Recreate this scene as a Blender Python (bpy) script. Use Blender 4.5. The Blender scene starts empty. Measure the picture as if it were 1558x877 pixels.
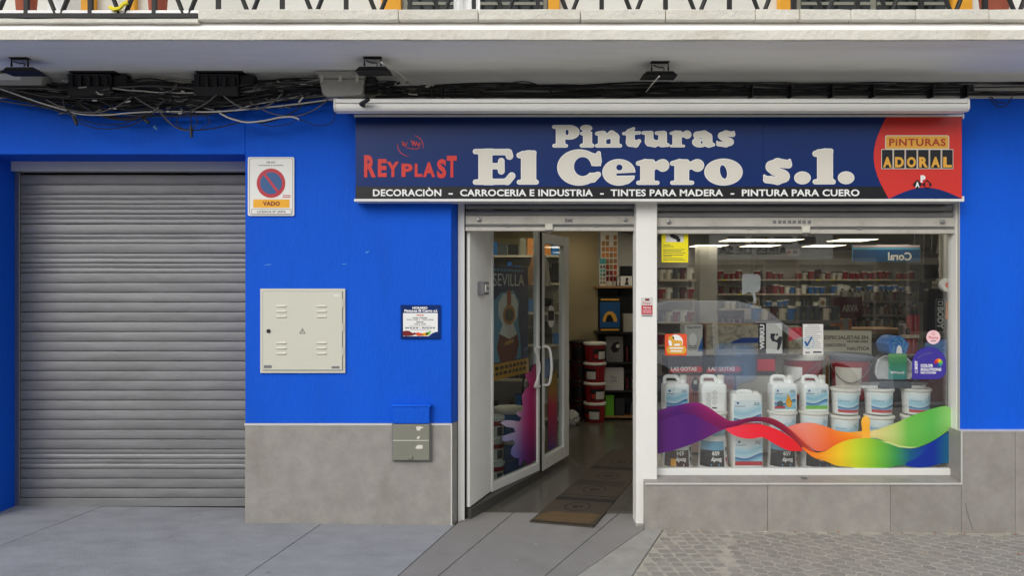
import bpy, bmesh, math, random
import numpy as np
from mathutils import Vector, Matrix
from mathutils.geometry import tessellate_polygon
random.seed(7)
R = math.radians
scene = bpy.context.scene
COL = scene.collection

# ---------------------------------------------------------------- camera, world, sun, exposure
cam_data = bpy.data.cameras.new('camera'); cam = bpy.data.objects.new('camera', cam_data)
COL.objects.link(cam); scene.camera = cam
cam.location = (0, -5, 1.6); cam.rotation_euler = (R(90), 0, 0)
cam_data.sensor_width = 36; cam_data.lens = 36*1125/1558
cam_data.clip_start = 0.05; cam_data.clip_end = 2000

SUN_EL, SUN_AZ = R(32), R(-146)          # soft light from the open street, front left
world = bpy.data.worlds.new('World'); scene.world = world; world.use_nodes = True
wn = world.node_tree.nodes; wl = world.node_tree.links
bg = wn['Background']
sky = wn.new('ShaderNodeTexSky'); sky.sky_type = 'NISHITA'; sky.sun_disc = False
sky.sun_elevation = SUN_EL; sky.sun_rotation = SUN_AZ
sky.air_density = 1.0; sky.dust_density = 4.0; sky.ozone_density = 1.0
hsv = wn.new('ShaderNodeHueSaturation'); hsv.inputs['Saturation'].default_value = 0.22
ovc = wn.new('ShaderNodeMix'); ovc.data_type = 'RGBA'; ovc.inputs['Factor'].default_value = 0.5      # even cloud cover over the sky
ovc.inputs['B'].default_value = (6.6, 6.8, 7.1, 1)
wl.new(sky.outputs[0], hsv.inputs['Color']); wl.new(hsv.outputs[0], ovc.inputs['A']); wl.new(ovc.outputs['Result'], bg.inputs['Color'])
bg.inputs['Strength'].default_value = 0.15

sl = bpy.data.lights.new('sun', 'SUN'); sun = bpy.data.objects.new('sun', sl); COL.objects.link(sun)
sl.energy = 1.0; sl.angle = R(45); sl.color = (1.0, 0.96, 0.9)
d = Vector((math.sin(SUN_AZ)*math.cos(SUN_EL), math.cos(SUN_AZ)*math.cos(SUN_EL), math.sin(SUN_EL)))
sun.location = d*30; sun.rotation_euler = d.to_track_quat('Z', 'Y').to_euler()

vs = scene.view_settings
vs.view_transform = 'Standard'; vs.look = 'None'; vs.exposure = 0.2; vs.gamma = 1.0; vs.use_curve_mapping = False
cy = scene.cycles
cy.use_denoising = True; cy.max_bounces = 7; cy.diffuse_bounces = 4; cy.glossy_bounces = 3
cy.transmission_bounces = 4; cy.transparent_max_bounces = 16
cy.caustics_reflective = False; cy.caustics_refractive = False; cy.sample_clamp_indirect = 4.0

# ---------------------------------------------------------------- helpers
F = 1125.0
def X(px, Y=0.0): return (px-779)*(5+Y)/F
def Z(py, Y=0.0): return 1.6-(py-438.5)*(5+Y)/F
def gz(x): return -0.006-0.01*x
def G(px, py):                        # point on the ground
    dd = 1.606*F/(py-438.5); return ((px-779)*dd/F, dd-5)
ORG = {}; KIDS = {}
def lin(c):
    return tuple(((v/255)/12.92 if v/255 <= .04045 else ((v/255+.055)/1.055)**2.4) for v in c)

MATS = {}
def mat(name, col, rough=.6, metal=0.0, var=0.0, vscale=3.0, bump=0.0, bscale=40.0, spec=.5, stretch=(1,1,1),
        rnd=0.0, emit=0.0, coat=0.0, dirt=0.0, dirtcol=(90,82,70), dscale=1.3, alpha=1.0):
    m = bpy.data.materials.new(name); m.use_nodes = True
    nt = m.node_tree; n = nt.nodes; l = nt.links; b = n['Principled BSDF']
    c = lin(col)
    b.inputs['Base Color'].default_value = (*c, 1); b.inputs['Roughness'].default_value = rough
    b.inputs['Metallic'].default_value = metal; b.inputs['Specular IOR Level'].default_value = spec
    b.inputs['Coat Weight'].default_value = coat; b.inputs['Alpha'].default_value = alpha
    if emit:
        b.inputs['Emission Color'].default_value = (*c, 1); b.inputs['Emission Strength'].default_value = emit
    geo = n.new('ShaderNodeNewGeometry'); mp = n.new('ShaderNodeMapping'); mp.inputs['Scale'].default_value = stretch
    l.new(geo.outputs['Position'], mp.inputs['Vector'])
    src = None
    if var:
        t = n.new('ShaderNodeTexNoise'); t.inputs['Scale'].default_value = vscale; t.inputs['Detail'].default_value = 6
        t.inputs['Roughness'].default_value = .65
        l.new(mp.outputs[0], t.inputs['Vector'])
        r = n.new('ShaderNodeMapRange'); r.inputs['From Min'].default_value = .25; r.inputs['From Max'].default_value = .75
        r.inputs['To Min'].default_value = 1-var; r.inputs['To Max'].default_value = 1+var
        l.new(t.outputs['Fac'], r.inputs['Value'])
        mx = n.new('ShaderNodeVectorMath'); mx.operation = 'SCALE'; mx.inputs[0].default_value = c
        l.new(r.outputs[0], mx.inputs['Scale']); src = mx.outputs[0]
        rr = n.new('ShaderNodeMapRange'); rr.inputs['To Min'].default_value = max(.05, rough-.1); rr.inputs['To Max'].default_value = min(1, rough+.1)
        l.new(t.outputs['Fac'], rr.inputs['Value']); l.new(rr.outputs[0], b.inputs['Roughness'])
    if dirt:
        t2 = n.new('ShaderNodeTexNoise'); t2.inputs['Scale'].default_value = dscale; t2.inputs['Detail'].default_value = 9
        t2.inputs['Roughness'].default_value = .7; l.new(mp.outputs[0], t2.inputs['Vector'])
        cr = n.new('ShaderNodeMapRange'); cr.inputs['From Min'].default_value = .5; cr.inputs['From Max'].default_value = .75
        cr.inputs['To Max'].default_value = dirt; l.new(t2.outputs['Fac'], cr.inputs['Value'])
        mm = n.new('ShaderNodeMix'); mm.data_type = 'RGBA'; mm.inputs['B'].default_value = (*lin(dirtcol), 1)
        l.new(cr.outputs[0], mm.inputs['Factor'])
        if src: l.new(src, mm.inputs['A'])
        else: mm.inputs['A'].default_value = (*c, 1)
        src = mm.outputs['Result']
    if rnd:
        oi = n.new('ShaderNodeObjectInfo'); hs = n.new('ShaderNodeHueSaturation')
        rr2 = n.new('ShaderNodeMapRange'); rr2.inputs['To Min'].default_value = 1-rnd; rr2.inputs['To Max'].default_value = 1+rnd
        l.new(oi.outputs['Random'], rr2.inputs['Value']); l.new(rr2.outputs[0], hs.inputs['Value'])
        if src: l.new(src, hs.inputs['Color'])
        else: hs.inputs['Color'].default_value = (*c, 1)
        src = hs.outputs[0]
    if src: l.new(src, b.inputs['Base Color'])
    if bump:
        t3 = n.new('ShaderNodeTexNoise'); t3.inputs['Scale'].default_value = bscale; t3.inputs['Detail'].default_value = 5
        l.new(mp.outputs[0], t3.inputs['Vector'])
        bp = n.new('ShaderNodeBump'); bp.inputs['Strength'].default_value = bump; bp.inputs['Distance'].default_value = .01
        l.new(t3.outputs['Fac'], bp.inputs['Height']); l.new(bp.outputs[0], b.inputs['Normal'])
    MATS[name] = m
    return m

def glass_mat(name, f0=.075, tint=(.93, .96, .95), rough=0.0):
    m = bpy.data.materials.new(name); m.use_nodes = True
    nt = m.node_tree; n = nt.nodes; l = nt.links; n.clear()
    o = n.new('ShaderNodeOutputMaterial'); tr = n.new('ShaderNodeBsdfTransparent'); tr.inputs[0].default_value = (*tint, 1)
    gl = n.new('ShaderNodeBsdfGlossy'); gl.inputs['Roughness'].default_value = rough; gl.inputs[0].default_value = (1, 1, 1, 1)
    lw = n.new('ShaderNodeLayerWeight'); lw.inputs['Blend'].default_value = .5
    p = n.new('ShaderNodeMath'); p.operation = 'POWER'; p.inputs[1].default_value = 5
    l.new(lw.outputs['Facing'], p.inputs[0])
    mr = n.new('ShaderNodeMapRange'); mr.inputs['To Min'].default_value = f0; mr.inputs['To Max'].default_value = 1
    l.new(p.outputs[0], mr.inputs['Value'])
    mx = n.new('ShaderNodeMixShader'); l.new(mr.outputs[0], mx.inputs[0]); l.new(tr.outputs[0], mx.inputs[1]); l.new(gl.outputs[0], mx.inputs[2])
    geo = n.new('ShaderNodeNewGeometry'); tx = n.new('ShaderNodeTexNoise'); tx.inputs['Scale'].default_value = 5; tx.inputs['Detail'].default_value = 8     # dust and smears
    mpn = n.new('ShaderNodeMapping'); mpn.inputs['Scale'].default_value = (1.6, 1.6, .6); l.new(geo.outputs['Position'], mpn.inputs[0]); l.new(mpn.outputs[0], tx.inputs['Vector'])
    dr = n.new('ShaderNodeMapRange'); dr.inputs['From Min'].default_value = .42; dr.inputs['From Max'].default_value = .8; dr.inputs['To Max'].default_value = .022; l.new(tx.outputs['Fac'], dr.inputs['Value'])
    df = n.new('ShaderNodeBsdfDiffuse'); df.inputs[0].default_value = (.6, .6, .58, 1)
    m2 = n.new('ShaderNodeMixShader'); l.new(dr.outputs[0], m2.inputs[0]); l.new(mx.outputs[0], m2.inputs[1]); l.new(df.outputs[0], m2.inputs[2])
    l.new(m2.outputs[0], o.inputs['Surface'])
    MATS[name] = m; return m

def ramp_mat(name, stops, axis=0, rough=.35, vstops=None):
    """printed colour gradient along the sheet's own UV"""
    m = bpy.data.materials.new(name); m.use_nodes = True
    nt = m.node_tree; n = nt.nodes; l = nt.links; b = n['Principled BSDF']; b.inputs['Roughness'].default_value = rough
    uv = n.new('ShaderNodeUVMap'); sp = n.new('ShaderNodeSeparateXYZ'); l.new(uv.outputs[0], sp.inputs[0])
    def ramp(st, ax):
        r = n.new('ShaderNodeValToRGB'); e = r.color_ramp.elements
        while len(e) > 1: e.remove(e[0])
        e[0].position = st[0][0]; e[0].color = (*lin(st[0][1]), 1)
        for p, c in st[1:]:
            k = e.new(p); k.color = (*lin(c), 1)
        l.new(sp.outputs[ax], r.inputs[0]); return r.outputs[0]
    o = ramp(stops, axis)
    if vstops:
        o2 = ramp(vstops, 1-axis)
        mm = n.new('ShaderNodeMix'); mm.data_type = 'RGBA'; mm.blend_type = 'MULTIPLY'; mm.inputs['Factor'].default_value = 1
        l.new(o, mm.inputs['A']); l.new(o2, mm.inputs['B']); o = mm.outputs['Result']
    l.new(o, b.inputs['Base Color'])
    MATS[name] = m; return m

class MB:
    def __init__(s): s.v = []; s.f = []; s.uv = None
    def add(s, vs, fs):
        k = len(s.v); s.v += [tuple(v) for v in vs]; s.f += [tuple(i+k for i in f) for f in fs]; return s
    def box(s, x0, x1, y0, y1, z0, z1):
        return s.add([(x0,y0,z0),(x1,y0,z0),(x1,y1,z0),(x0,y1,z0),(x0,y0,z1),(x1,y0,z1),(x1,y1,z1),(x0,y1,z1)],
            [(0,3,2,1),(4,5,6,7),(0,1,5,4),(1,2,6,5),(2,3,7,6),(3,0,4,7)])
    def prism(s, pts, z0, z1, tilt=False):
        n = len(pts); a = 0
        for i in range(n): a += pts[i][0]*pts[(i+1)%n][1]-pts[(i+1)%n][0]*pts[i][1]
        if a < 0: pts = pts[::-1]
        f = (lambda p: gz(p[0])) if tilt else (lambda p: 0)
        return s.add([(p[0],p[1],z0+f(p)) for p in pts]+[(p[0],p[1],z1+f(p)) for p in pts],
            [tuple(range(n))[::-1], tuple(range(n, 2*n))]+[(i,(i+1)%n,n+(i+1)%n,n+i) for i in range(n)])
    def xprof(s, prof, x0, x1):            # profile in (y,z) swept along x
        n = len(prof)
        return s.add([(x0,p[0],p[1]) for p in prof]+[(x1,p[0],p[1]) for p in prof],
            [tuple(range(n)), tuple(range(n,2*n))[::-1]]+[(i,n+i,n+(i+1)%n,(i+1)%n) for i in range(n)])
    def yprof(s, prof, y0, y1):            # profile in (x,z) swept along y
        n = len(prof)
        return s.add([(p[0],y0,p[1]) for p in prof]+[(p[0],y1,p[1]) for p in prof],
            [tuple(range(n)), tuple(range(n,2*n))[::-1]]+[(i,n+i,n+(i+1)%n,(i+1)%n) for i in range(n)])
    def seg(s, p0, p1, th, z0, z1, off=0.0):   # upright slab along a plan segment
        dx, dy = p1[0]-p0[0], p1[1]-p0[1]; L = math.hypot(dx,dy); nx, ny = dy/L, -dx/L
        a, b2 = off-th/2, off+th/2
        return s.prism([(p0[0]+nx*a,p0[1]+ny*a),(p1[0]+nx*a,p1[1]+ny*a),(p1[0]+nx*b2,p1[1]+ny*b2),(p0[0]+nx*b2,p0[1]+ny*b2)], z0, z1)
    def lathe(s, prof, c=(0,0,0), n=24):
        vs = []; fs = []
        for r, z in prof:
            for k in range(n):
                a = 2*math.pi*k/n; vs.append((c[0]+r*math.cos(a), c[1]+r*math.sin(a), c[2]+z))
        m = len(prof)
        for i in range(m-1):
            for k in range(n): fs.append((i*n+k, i*n+(k+1)%n, (i+1)*n+(k+1)%n, (i+1)*n+k))
        fs.append(tuple(range(n))[::-1]); fs.append(tuple((m-1)*n+k for k in range(n)))
        return s.add(vs, fs)
    def tube(s, pts, r, n=6):
        pts = [Vector(p) for p in pts]; vs = []; fs = []; up = Vector((0.13,0.31,1)).normalized(); m = len(pts)
        for i, p in enumerate(pts):
            t = (pts[min(i+1,m-1)]-pts[max(i-1,0)]).normalized()
            a = t.cross(up)
            if a.length < .05: a = t.cross(Vector((1,0,0)))
            a.normalize(); b = t.cross(a)
            rr = r[i] if isinstance(r, (list,tuple)) else r
            for k in range(n):
                w = 2*math.pi*k/n; vs.append(p+a*rr*math.cos(w)+b*rr*math.sin(w))
        for i in range(m-1):
            for k in range(n): fs.append((i*n+k, i*n+(k+1)%n, (i+1)*n+(k+1)%n, (i+1)*n+k))
        fs.append(tuple(range(n))[::-1]); fs.append(tuple((m-1)*n+k for k in range(n)))
        return s.add(vs, fs)
    def mesh(s, name, org=(0,0,0), bevel=0.0, smooth=True, seg=1, angle=35):
        me = bpy.data.meshes.new(name)
        me.from_pydata([(v[0]-org[0],v[1]-org[1],v[2]-org[2]) for v in s.v], [], s.f)
        bm = bmesh.new(); bm.from_mesh(me)
        bmesh.ops.recalc_face_normals(bm, faces=bm.faces)
        if bevel:
            es = [e for e in bm.edges if len(e.link_faces) == 2 and e.calc_face_angle(0) > R(40)]
            bmesh.ops.bevel(bm, geom=es, offset=bevel, segments=seg, affect='EDGES', profile=.5, clamp_overlap=True)
        bm.to_mesh(me); bm.free()
        if s.uv:
            ul = me.uv_layers.new(name='UVMap')
            for lp in me.loops: ul.data[lp.index].uv = s.uv[lp.vertex_index]
        if smooth:
            me.shade_smooth(); me.set_sharp_from_angle(angle=R(angle))
        return me

def setp(o, label=None, cat=None, group=None, kind=None):
    if label: o['label'] = label
    if cat: o['category'] = cat
    if group: o['group'] = group
    if kind: o['kind'] = kind
    return o
def thing(name, label, cat, loc=(0,0,0), group=None):
    o = bpy.data.objects.new(name, None); COL.objects.link(o); o.location = loc; o.empty_display_size = .1
    ORG[o] = Vector(loc); return setp(o, label, cat, group)
def obj(name, me, m=None, parent=None, loc=(0,0,0)):
    o = bpy.data.objects.new(name, me); COL.objects.link(o); o.location = loc
    if m is not None and not me.materials: me.materials.append(MATS[m] if isinstance(m, str) else m)
    if parent is not None:
        o.parent = parent; ORG[o] = ORG[parent]+Vector(loc); KIDS.setdefault(parent, []).append(o)
    else: ORG[o] = Vector(loc)
    return o
def part(name, mb, m, parent, bevel=0.0, smooth=True, seg=1, angle=35):     # mb in world coordinates
    return obj(name, mb.mesh(name, ORG[parent], bevel, smooth, seg, angle), m, parent)
def top(name, mb, m, label=None, cat=None, group=None, kind=None, bevel=0.0, smooth=True, seg=1):
    v = np.array(mb.v); lo = v.min(0); hi = v.max(0); org = ((lo[0]+hi[0])/2, (lo[1]+hi[1])/2, lo[2])
    o = obj(name, mb.mesh(name, org, bevel, smooth, seg), m, None, org)
    return setp(o, label, cat, group, kind)
def copy_tree(o, loc=None, rotz=None, label=None, parent=None):
    def rec(s, p):
        c = s.copy(); COL.objects.link(c); c.parent = p
        for ch in KIDS.get(s, []): rec(ch, c)
        return c
    c = rec(o, parent)
    if loc is not None: c.location = loc
    if rotz is not None: c.rotation_euler[2] = rotz
    if label: c['label'] = label
    return c
class Proto:
    def __init__(s, root): s.root = root; s.used = False
    def place(s, loc, rotz=0.0, label=None):
        if s.used: o = copy_tree(s.root, loc, rotz)
        else: o = s.root; s.used = True; o.location = loc; o.rotation_euler[2] = rotz
        if label: o['label'] = label
        return o
ORD = ['first','second','third','fourth','fifth','sixth','seventh','eighth','ninth','tenth','eleventh','twelfth','thirteenth','fourteenth',
       'fifteenth','sixteenth','seventeenth','eighteenth','nineteenth','twentieth','twenty-first','twenty-second','twenty-third','twenty-fourth',
       'twenty-fifth','twenty-sixth','twenty-seventh','twenty-eighth','twenty-ninth','thirtieth','thirty-first','thirty-second','thirty-third','thirty-fourth','thirty-fifth','thirty-sixth','thirty-seventh','thirty-eighth']

# flat print: sheets, text, glyphs --------------------------------------------------------------
def front(Y, yoff=0.0): return lambda px, py: (X(px, Y), Y+yoff, Z(py, Y))
def sheet(name, loops, mapper, m, parent, uvbox=None):
    if loops and not isinstance(loops[0][0], (tuple, list)): loops = [loops]
    pts = [p for lp in loops for p in lp]
    tris = tessellate_polygon([[Vector((p[0], p[1], 0)) for p in lp] for lp in loops])
    mb = MB(); mb.add([mapper(*p) for p in pts], tris)
    a = np.array(pts); lo = a.min(0); hi = a.max(0); w = np.maximum(hi-lo, 1e-6)
    uv = [((p[0]-lo[0])/w[0], (p[1]-lo[1])/w[1]) for p in pts]
    me = bpy.data.meshes.new(name); org = ORG[parent]
    me.from_pydata([(v[0]-org[0],v[1]-org[1],v[2]-org[2]) for v in mb.v], [], mb.f)
    ul = me.uv_layers.new(name='UVMap')
    for lp in me.loops: ul.data[lp.index].uv = uv[lp.vertex_index]
    return obj(name, me, m, parent)
def rect(x0, y0, x1, y1, r=0.0, n=4):
    if not r: return [(x0,y0),(x1,y0),(x1,y1),(x0,y1)]
    o = []
    for cx, cy_, a0 in ((x1-r,y0+r,-90),(x1-r,y1-r,0),(x0+r,y1-r,90),(x0+r,y0+r,180)):
        for k in range(n+1):
            a = R(a0+90*k/n); o.append((cx+r*math.cos(a), cy_+r*math.sin(a)))
    return o
def ell(cx, cy_, rx, ry=None, n=28, a0=0, a1=360):
    ry = rx if ry is None else ry
    full = abs(a1-a0) >= 360
    return [(cx+rx*math.cos(R(a0+(a1-a0)*k/(n if full else n-1))), cy_+ry*math.sin(R(a0+(a1-a0)*k/(n if full else n-1)))) for k in range(n)]
TC = {}
def txt2d(s, bold=0.0, spacing=1.0):
    key = (s, bold, spacing)
    if key in TC: return TC[key]
    cu = bpy.data.curves.new('t', 'FONT'); cu.body = s; cu.offset = bold; cu.space_character = spacing
    cu.resolution_u = 3; cu.fill_mode = 'FRONT'
    o = bpy.data.objects.new('t', cu); COL.objects.link(o)
    dg = bpy.context.evaluated_depsgraph_get(); dg.update()
    me = bpy.data.meshes.new_from_object(o.evaluated_get(dg))
    v = np.array([tuple(p.co)[:2] for p in me.vertices]) if len(me.vertices) else np.zeros((3,2))
    fs = [tuple(p.vertices) for p in me.polygons]
    bpy.data.objects.remove(o); bpy.data.curves.remove(cu); bpy.data.meshes.remove(me)
    lo = v.min(0); hi = v.max(0); v = (v-lo)/np.maximum(hi-lo, 1e-6)
    TC[key] = (v, fs); return TC[key]
def text(name, s, box, mapper, m, parent, bold=0.0, spacing=1.0, flip=False, rot=0, warp=None):
    """box = x0,y0,x1,y1 in the mapper's coordinates, y downwards; flip mirrors; rot in quarter turns"""
    v, fs = txt2d(s, bold, spacing); x0, y0, x1, y1 = box; out = []
    for u, w in v:
        if flip: u = 1-u
        if rot == 1: u, w = w, 1-u
        elif rot == 2: u, w = 1-u, 1-w
        elif rot == 3: u, w = 1-w, u
        if warp: u, w = warp(u, w)
        out.append(mapper(x0+u*(x1-x0), y1-w*(y1-y0)))
    me = bpy.data.meshes.new(name); org = ORG[parent]
    me.from_pydata([(p[0]-org[0],p[1]-org[1],p[2]-org[2]) for p in out], [], fs)
    return obj(name, me, m, parent)

def contour(D, level=0.0):
    """closed loops of a sampled distance field (marching squares)"""
    h, w = D.shape; nxt = {}
    def pt(e):
        i, j, k = e
        a = D[i,j]-level; b = (D[i,j+1] if k == 0 else D[i+1,j])-level
        t = a/(a-b); return (j+t, i) if k == 0 else (j, i+t)
    for i in range(h-1):
        for j in range(w-1):
            a, b, c, d_ = D[i,j] < level, D[i,j+1] < level, D[i+1,j+1] < level, D[i+1,j] < level
            s = a+2*b+4*c+8*d_
            if s in (0, 15): continue
            T, Rr, B, L = (i,j,0), (i,j+1,1), (i+1,j,0), (i,j,1)
            for p, q in {1:[(L,T)],2:[(T,Rr)],3:[(L,Rr)],4:[(Rr,B)],5:[(L,T),(Rr,B)],6:[(T,B)],7:[(L,B)],8:[(B,L)],9:[(B,T)],
                         10:[(T,Rr),(B,L)],11:[(B,Rr)],12:[(Rr,L)],13:[(Rr,T)],14:[(T,L)]}[s]: nxt[p] = q
    loops = []
    while nxt:
        s0 = next(iter(nxt)); lp = []; e = s0
        while e in nxt:
            lp.append(pt(e)); e = nxt.pop(e)
        if len(lp) > 6: loops.append(lp)
    return loops
def glyph_field(prims, w, h, pad=14, step=2.5):
    xs = np.arange(-pad, w+pad, step); ys = np.arange(-pad, h+pad, step); gx, gy = np.meshgrid(xs, ys)
    D = np.full(gx.shape, 1e3); k = 9.0
    for p in prims:
        t = p[0].lstrip('-')
        if t == 'c':
            x1,y1,r1,x2,y2,r2 = p[1:]; dx, dy = x2-x1, y2-y1; q = np.clip(((gx-x1)*dx+(gy-y1)*dy)/(dx*dx+dy*dy+1e-9), 0, 1)
            d_ = np.hypot(gx-x1-q*dx, gy-y1-q*dy)-(r1+(r2-r1)*q)
        elif t == 'b':
            x0,y0,x1,y1 = p[1:5]; rr = 4; cx, cy_ = (x0+x1)/2, (y0+y1)/2
            qx = np.abs(gx-cx)-(x1-x0)/2+rr; qy = np.abs(gy-cy_)-(y1-y0)/2+rr
            d_ = np.hypot(np.maximum(qx,0), np.maximum(qy,0))+np.minimum(np.maximum(qx,qy),0)-rr
        else:
            cx, cy_, rx, ry = p[1:5]; a = R(p[5]) if len(p) > 5 else 0
            ux = (gx-cx)*math.cos(a)+(gy-cy_)*math.sin(a); uy = -(gx-cx)*math.sin(a)+(gy-cy_)*math.cos(a)
            q = np.hypot(ux/rx, uy/ry); q2 = np.hypot(ux/rx**2, uy/ry**2)+1e-9; d_ = q*(q-1)/q2
        if p[0][0] == '-': D = np.maximum(D, -d_)
        else:
            hh = np.clip(.5+.5*(D-d_)/k, 0, 1); D = D*(1-hh)+d_*hh-k*hh*(1-hh)
    return D, pad, step
GL = {
 'E': (335,271,[('b',48,8,150,262),('c',22,18,17,150,20,20),('c',100,22,20,270,22,22),('c',282,25,22,285,52,26),('c',22,252,17,150,252,18),('c',100,250,20,262,248,20),
        ('c',303,205,25,270,245,26),('c',140,130,20,215,130,22),('c',222,92,22,222,168,23)]),
 'l': (170,265,[('b',36,8,146,255),('c',22,38,20,90,26,24),('c',90,26,22,128,20,18),('c',20,248,16,150,248,16)]),
 'C': (333,273,[('e',165,137,165,136),('-e',192,130,70,76),('-b',205,122,360,180),('c',314,28,14,298,82,38),('c',270,60,30,292,82,38),('c',308,192,20,270,222,28)]),
 'e': (246,198,[('e',123,99,123,99),('-e',127,62,27,26),('-b',98,70,156,72),('-c',112,116,12,262,112,15),('c',226,142,13,190,165,18)]),
 'r': (255,195,[('b',36,14,140,186),('c',18,32,15,70,20,18),('c',70,20,18,126,18,15),('c',18,181,13,165,181,13),('c',120,62,22,180,40,28),('e',206,47,47,46)]),
 'o': (286,200,[('e',143,100,143,100),('-e',143,99,29,56,-12)]),
 's': (218,200,[('c',190,44,28,112,36,34),('c',112,36,34,66,64,42),('c',66,64,42,110,100,46),('c',110,100,46,158,138,42),('c',158,138,42,112,166,32),('c',112,166,32,28,162,24),
        ('c',204,14,8,196,50,22),('c',10,132,7,26,160,22),('-c',120,70,4,190,88,11),('-c',40,124,10,100,138,4)]),
 '.': (120,93,[('e',60,46,60,46)]),
 'P': (206,169,[('b',30,5,96,162),('c',12,13,11,100,13,11),('c',14,157,11,106,157,11),('e',130,54,76,53),('-e',113,55,15,25)]),
 'i': (105,169,[('e',46,22,43,22),('b',24,52,88,160),('c',12,64,10,60,54,11),('c',11,156,12,94,156,12)]),
 'n': (202,127,[('b',24,10,80,118),('c',12,22,11,60,14,12),('c',12,115,11,92,115,11),('c',90,46,18,125,28,26),('c',125,28,26,150,46,29),('b',121,40,180,118),('c',112,115,11,190,115,11)]),
 't': (147,155,[('b',36,36,96,118),('c',90,12,9,58,38,22),('c',14,50,9,134,44,10),('c',68,116,34,106,130,22),('c',106,130,22,132,108,13)]),
 'u': (210,127,[('b',28,12,86,92),('c',12,16,11,74,14,11),('c',62,86,34,98,100,24),('b',130,12,190,116),('c',114,18,11,170,13,11),('c',150,114,11,200,110,11),('c',98,102,22,142,84,14)]),
 'a': (171,127,[('e',58,89,57,37),('c',36,34,25,92,24,22),('c',92,24,22,116,50,32),('c',116,50,32,124,98,28),('c',126,106,20,160,108,11),('-e',72,90,10,14),('-c',52,58,5,76,60,6)]),
}
def glyph(ch, box, mapper, m, parent, level=0.0):
    w, h, pr = GL[ch]; D, pad, st = glyph_field(pr, w, h)
    x0, y0, x1, y1 = box; loops = []
    for lp in contour(D, level):
        q = [(x0+(p[0]*st-pad)/w*(x1-x0), y0+(p[1]*st-pad)/h*(y1-y0)) for p in lp]
        loops.append(q)
    return sheet('letter', loops, mapper, m, parent)
# ---------------------------------------------------------------- materials
mat('blue_paint', (6,88,212), .72, spec=.22, var=.16, vscale=1.6, bump=.5, bscale=38, dirt=.32, dirtcol=(30,74,168), dscale=3.2, stretch=(1.6,1,.55))
mat('plaster', (222,220,212), .85, var=.05, vscale=2, bump=.3, bscale=25, dirt=.22, dirtcol=(160,152,136), dscale=1.6, stretch=(.5,1,1))
mat('soffit_plaster', (249,249,247), .9, var=.05, vscale=1.5, bump=.35, bscale=14, dirt=.4, dirtcol=(196,191,180), dscale=1.6, stretch=(.3,1.6,1))
mat('curb_plaster', (212,209,198), .85, var=.08, vscale=5, bump=.9, bscale=30, dirt=.5, dirtcol=(150,138,112), dscale=2.5)
mat('tile', (149,145,139), .6, var=.17, vscale=9, bump=.2, bscale=60, dirt=.5, dirtcol=(122,115,104), dscale=3.2, rnd=.06)
mat('trim_alu', (215,214,210), .4, metal=.2, var=.04)
mat('white_paint', (232,231,226), .45, var=.03, vscale=4, dirt=.14, dirtcol=(165,158,146), dscale=3, stretch=(1,1,.3))
mat('white_frame', (225,225,221), .35, var=.03, vscale=6)
mat('grey_panel', (208,207,202), .5, var=.03, vscale=3)
mat('door_panel', (240,239,233), .5, var=.03, vscale=3, dirt=.15, dirtcol=(180,174,162), dscale=2)
mat('shutter_metal', (130,130,131), .5, metal=.25, var=.2, vscale=3.5, dirt=.5, dirtcol=(104,102,102), dscale=2.6, stretch=(.6,1,3.2), bump=.12, bscale=30)
mat('shutter_bar', (196,192,182), .5, metal=.3, var=.12, vscale=5, dirt=.4, dirtcol=(130,120,104), dscale=6)
mat('steel', (150,150,150), .35, metal=.8, var=.1)
mat('dark_gap', (16,16,17), .8)
mat('black_metal', (20,20,21), .65, metal=.0, var=.15, vscale=8)
mat('black_plastic', (24,24,26), .5, var=.2, vscale=14, bump=.1, bscale=80)
mat('grey_plastic', (178,176,168), .5, var=.06, vscale=6, dirt=.3, dirtcol=(130,124,112), dscale=6)
mat('box_cream', (206,205,190), .5, var=.03, vscale=5, dirt=.12, dirtcol=(160,152,132), dscale=5)
mat('slab', (145,147,152), .8, var=.13, vscale=7, bump=.45, bscale=150, dirt=.5, dirtcol=(104,104,106), dscale=2.2, stretch=(.7,1.3,1))
mat('ramp_slab', (132,130,128), .75, var=.10, vscale=4, bump=.2, bscale=120, dirt=.3, dirtcol=(98,92,88), dscale=3)
mat('cement', (156,154,149), .85, var=.14, vscale=6, bump=.4, bscale=70, dirt=.4, dirtcol=(112,106,98), dscale=4)
mat('hex', (150,146,138), .85, var=.16, vscale=70, bump=.5, bscale=220, dirt=.35, dirtcol=(96,90,82), dscale=7, rnd=.09)
mat('joint', (172,167,155), .95, var=.2, vscale=18, bump=.5, bscale=120, dirt=.45, dirtcol=(110,102,90), dscale=8)
mat('asphalt', (84,84,84), .9, var=.2, vscale=60, bump=.4, bscale=200)
mat('shop_floor', (86,84,76), .25, var=.14, vscale=1.6, stretch=(2.5,.5,1), dirt=.3, dirtcol=(76,73,65), dscale=1.2)
mat('beige_wall', (190,176,140), .8, var=.04, vscale=2)
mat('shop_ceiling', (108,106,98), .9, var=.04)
mat('slatwall', (206,204,196), .7, var=.04)
mat('yellow_paint', (226,160,40), .7, var=.08, vscale=4)
mat('terracotta', (156,80,58), .8, var=.1, vscale=6)
mat('red_print', (206,46,38), .4, var=.04); mat('navy_print', (12,44,104), .3, spec=.3, var=.12, vscale=1.4)
mat('black_print', (14,15,22), .35); mat('cream_print', (218,214,202), .4); mat('white_print', (236,236,234), .4)
mat('gold_print', (222,166,62), .4); mat('orange_print', (226,84,44), .4); mat('yellow_print', (238,222,20), .4)
mat('blue_print', (28,84,140), .4); mat('grey_print', (120,120,122), .5); mat('text_grey', (70,72,80), .5)
mat('crimson_print', (186,34,52), .4); mat('purple_print', (62,52,150), .35); mat('green_print', (62,150,110), .4); mat('teal_print', (64,150,150), .4)
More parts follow.
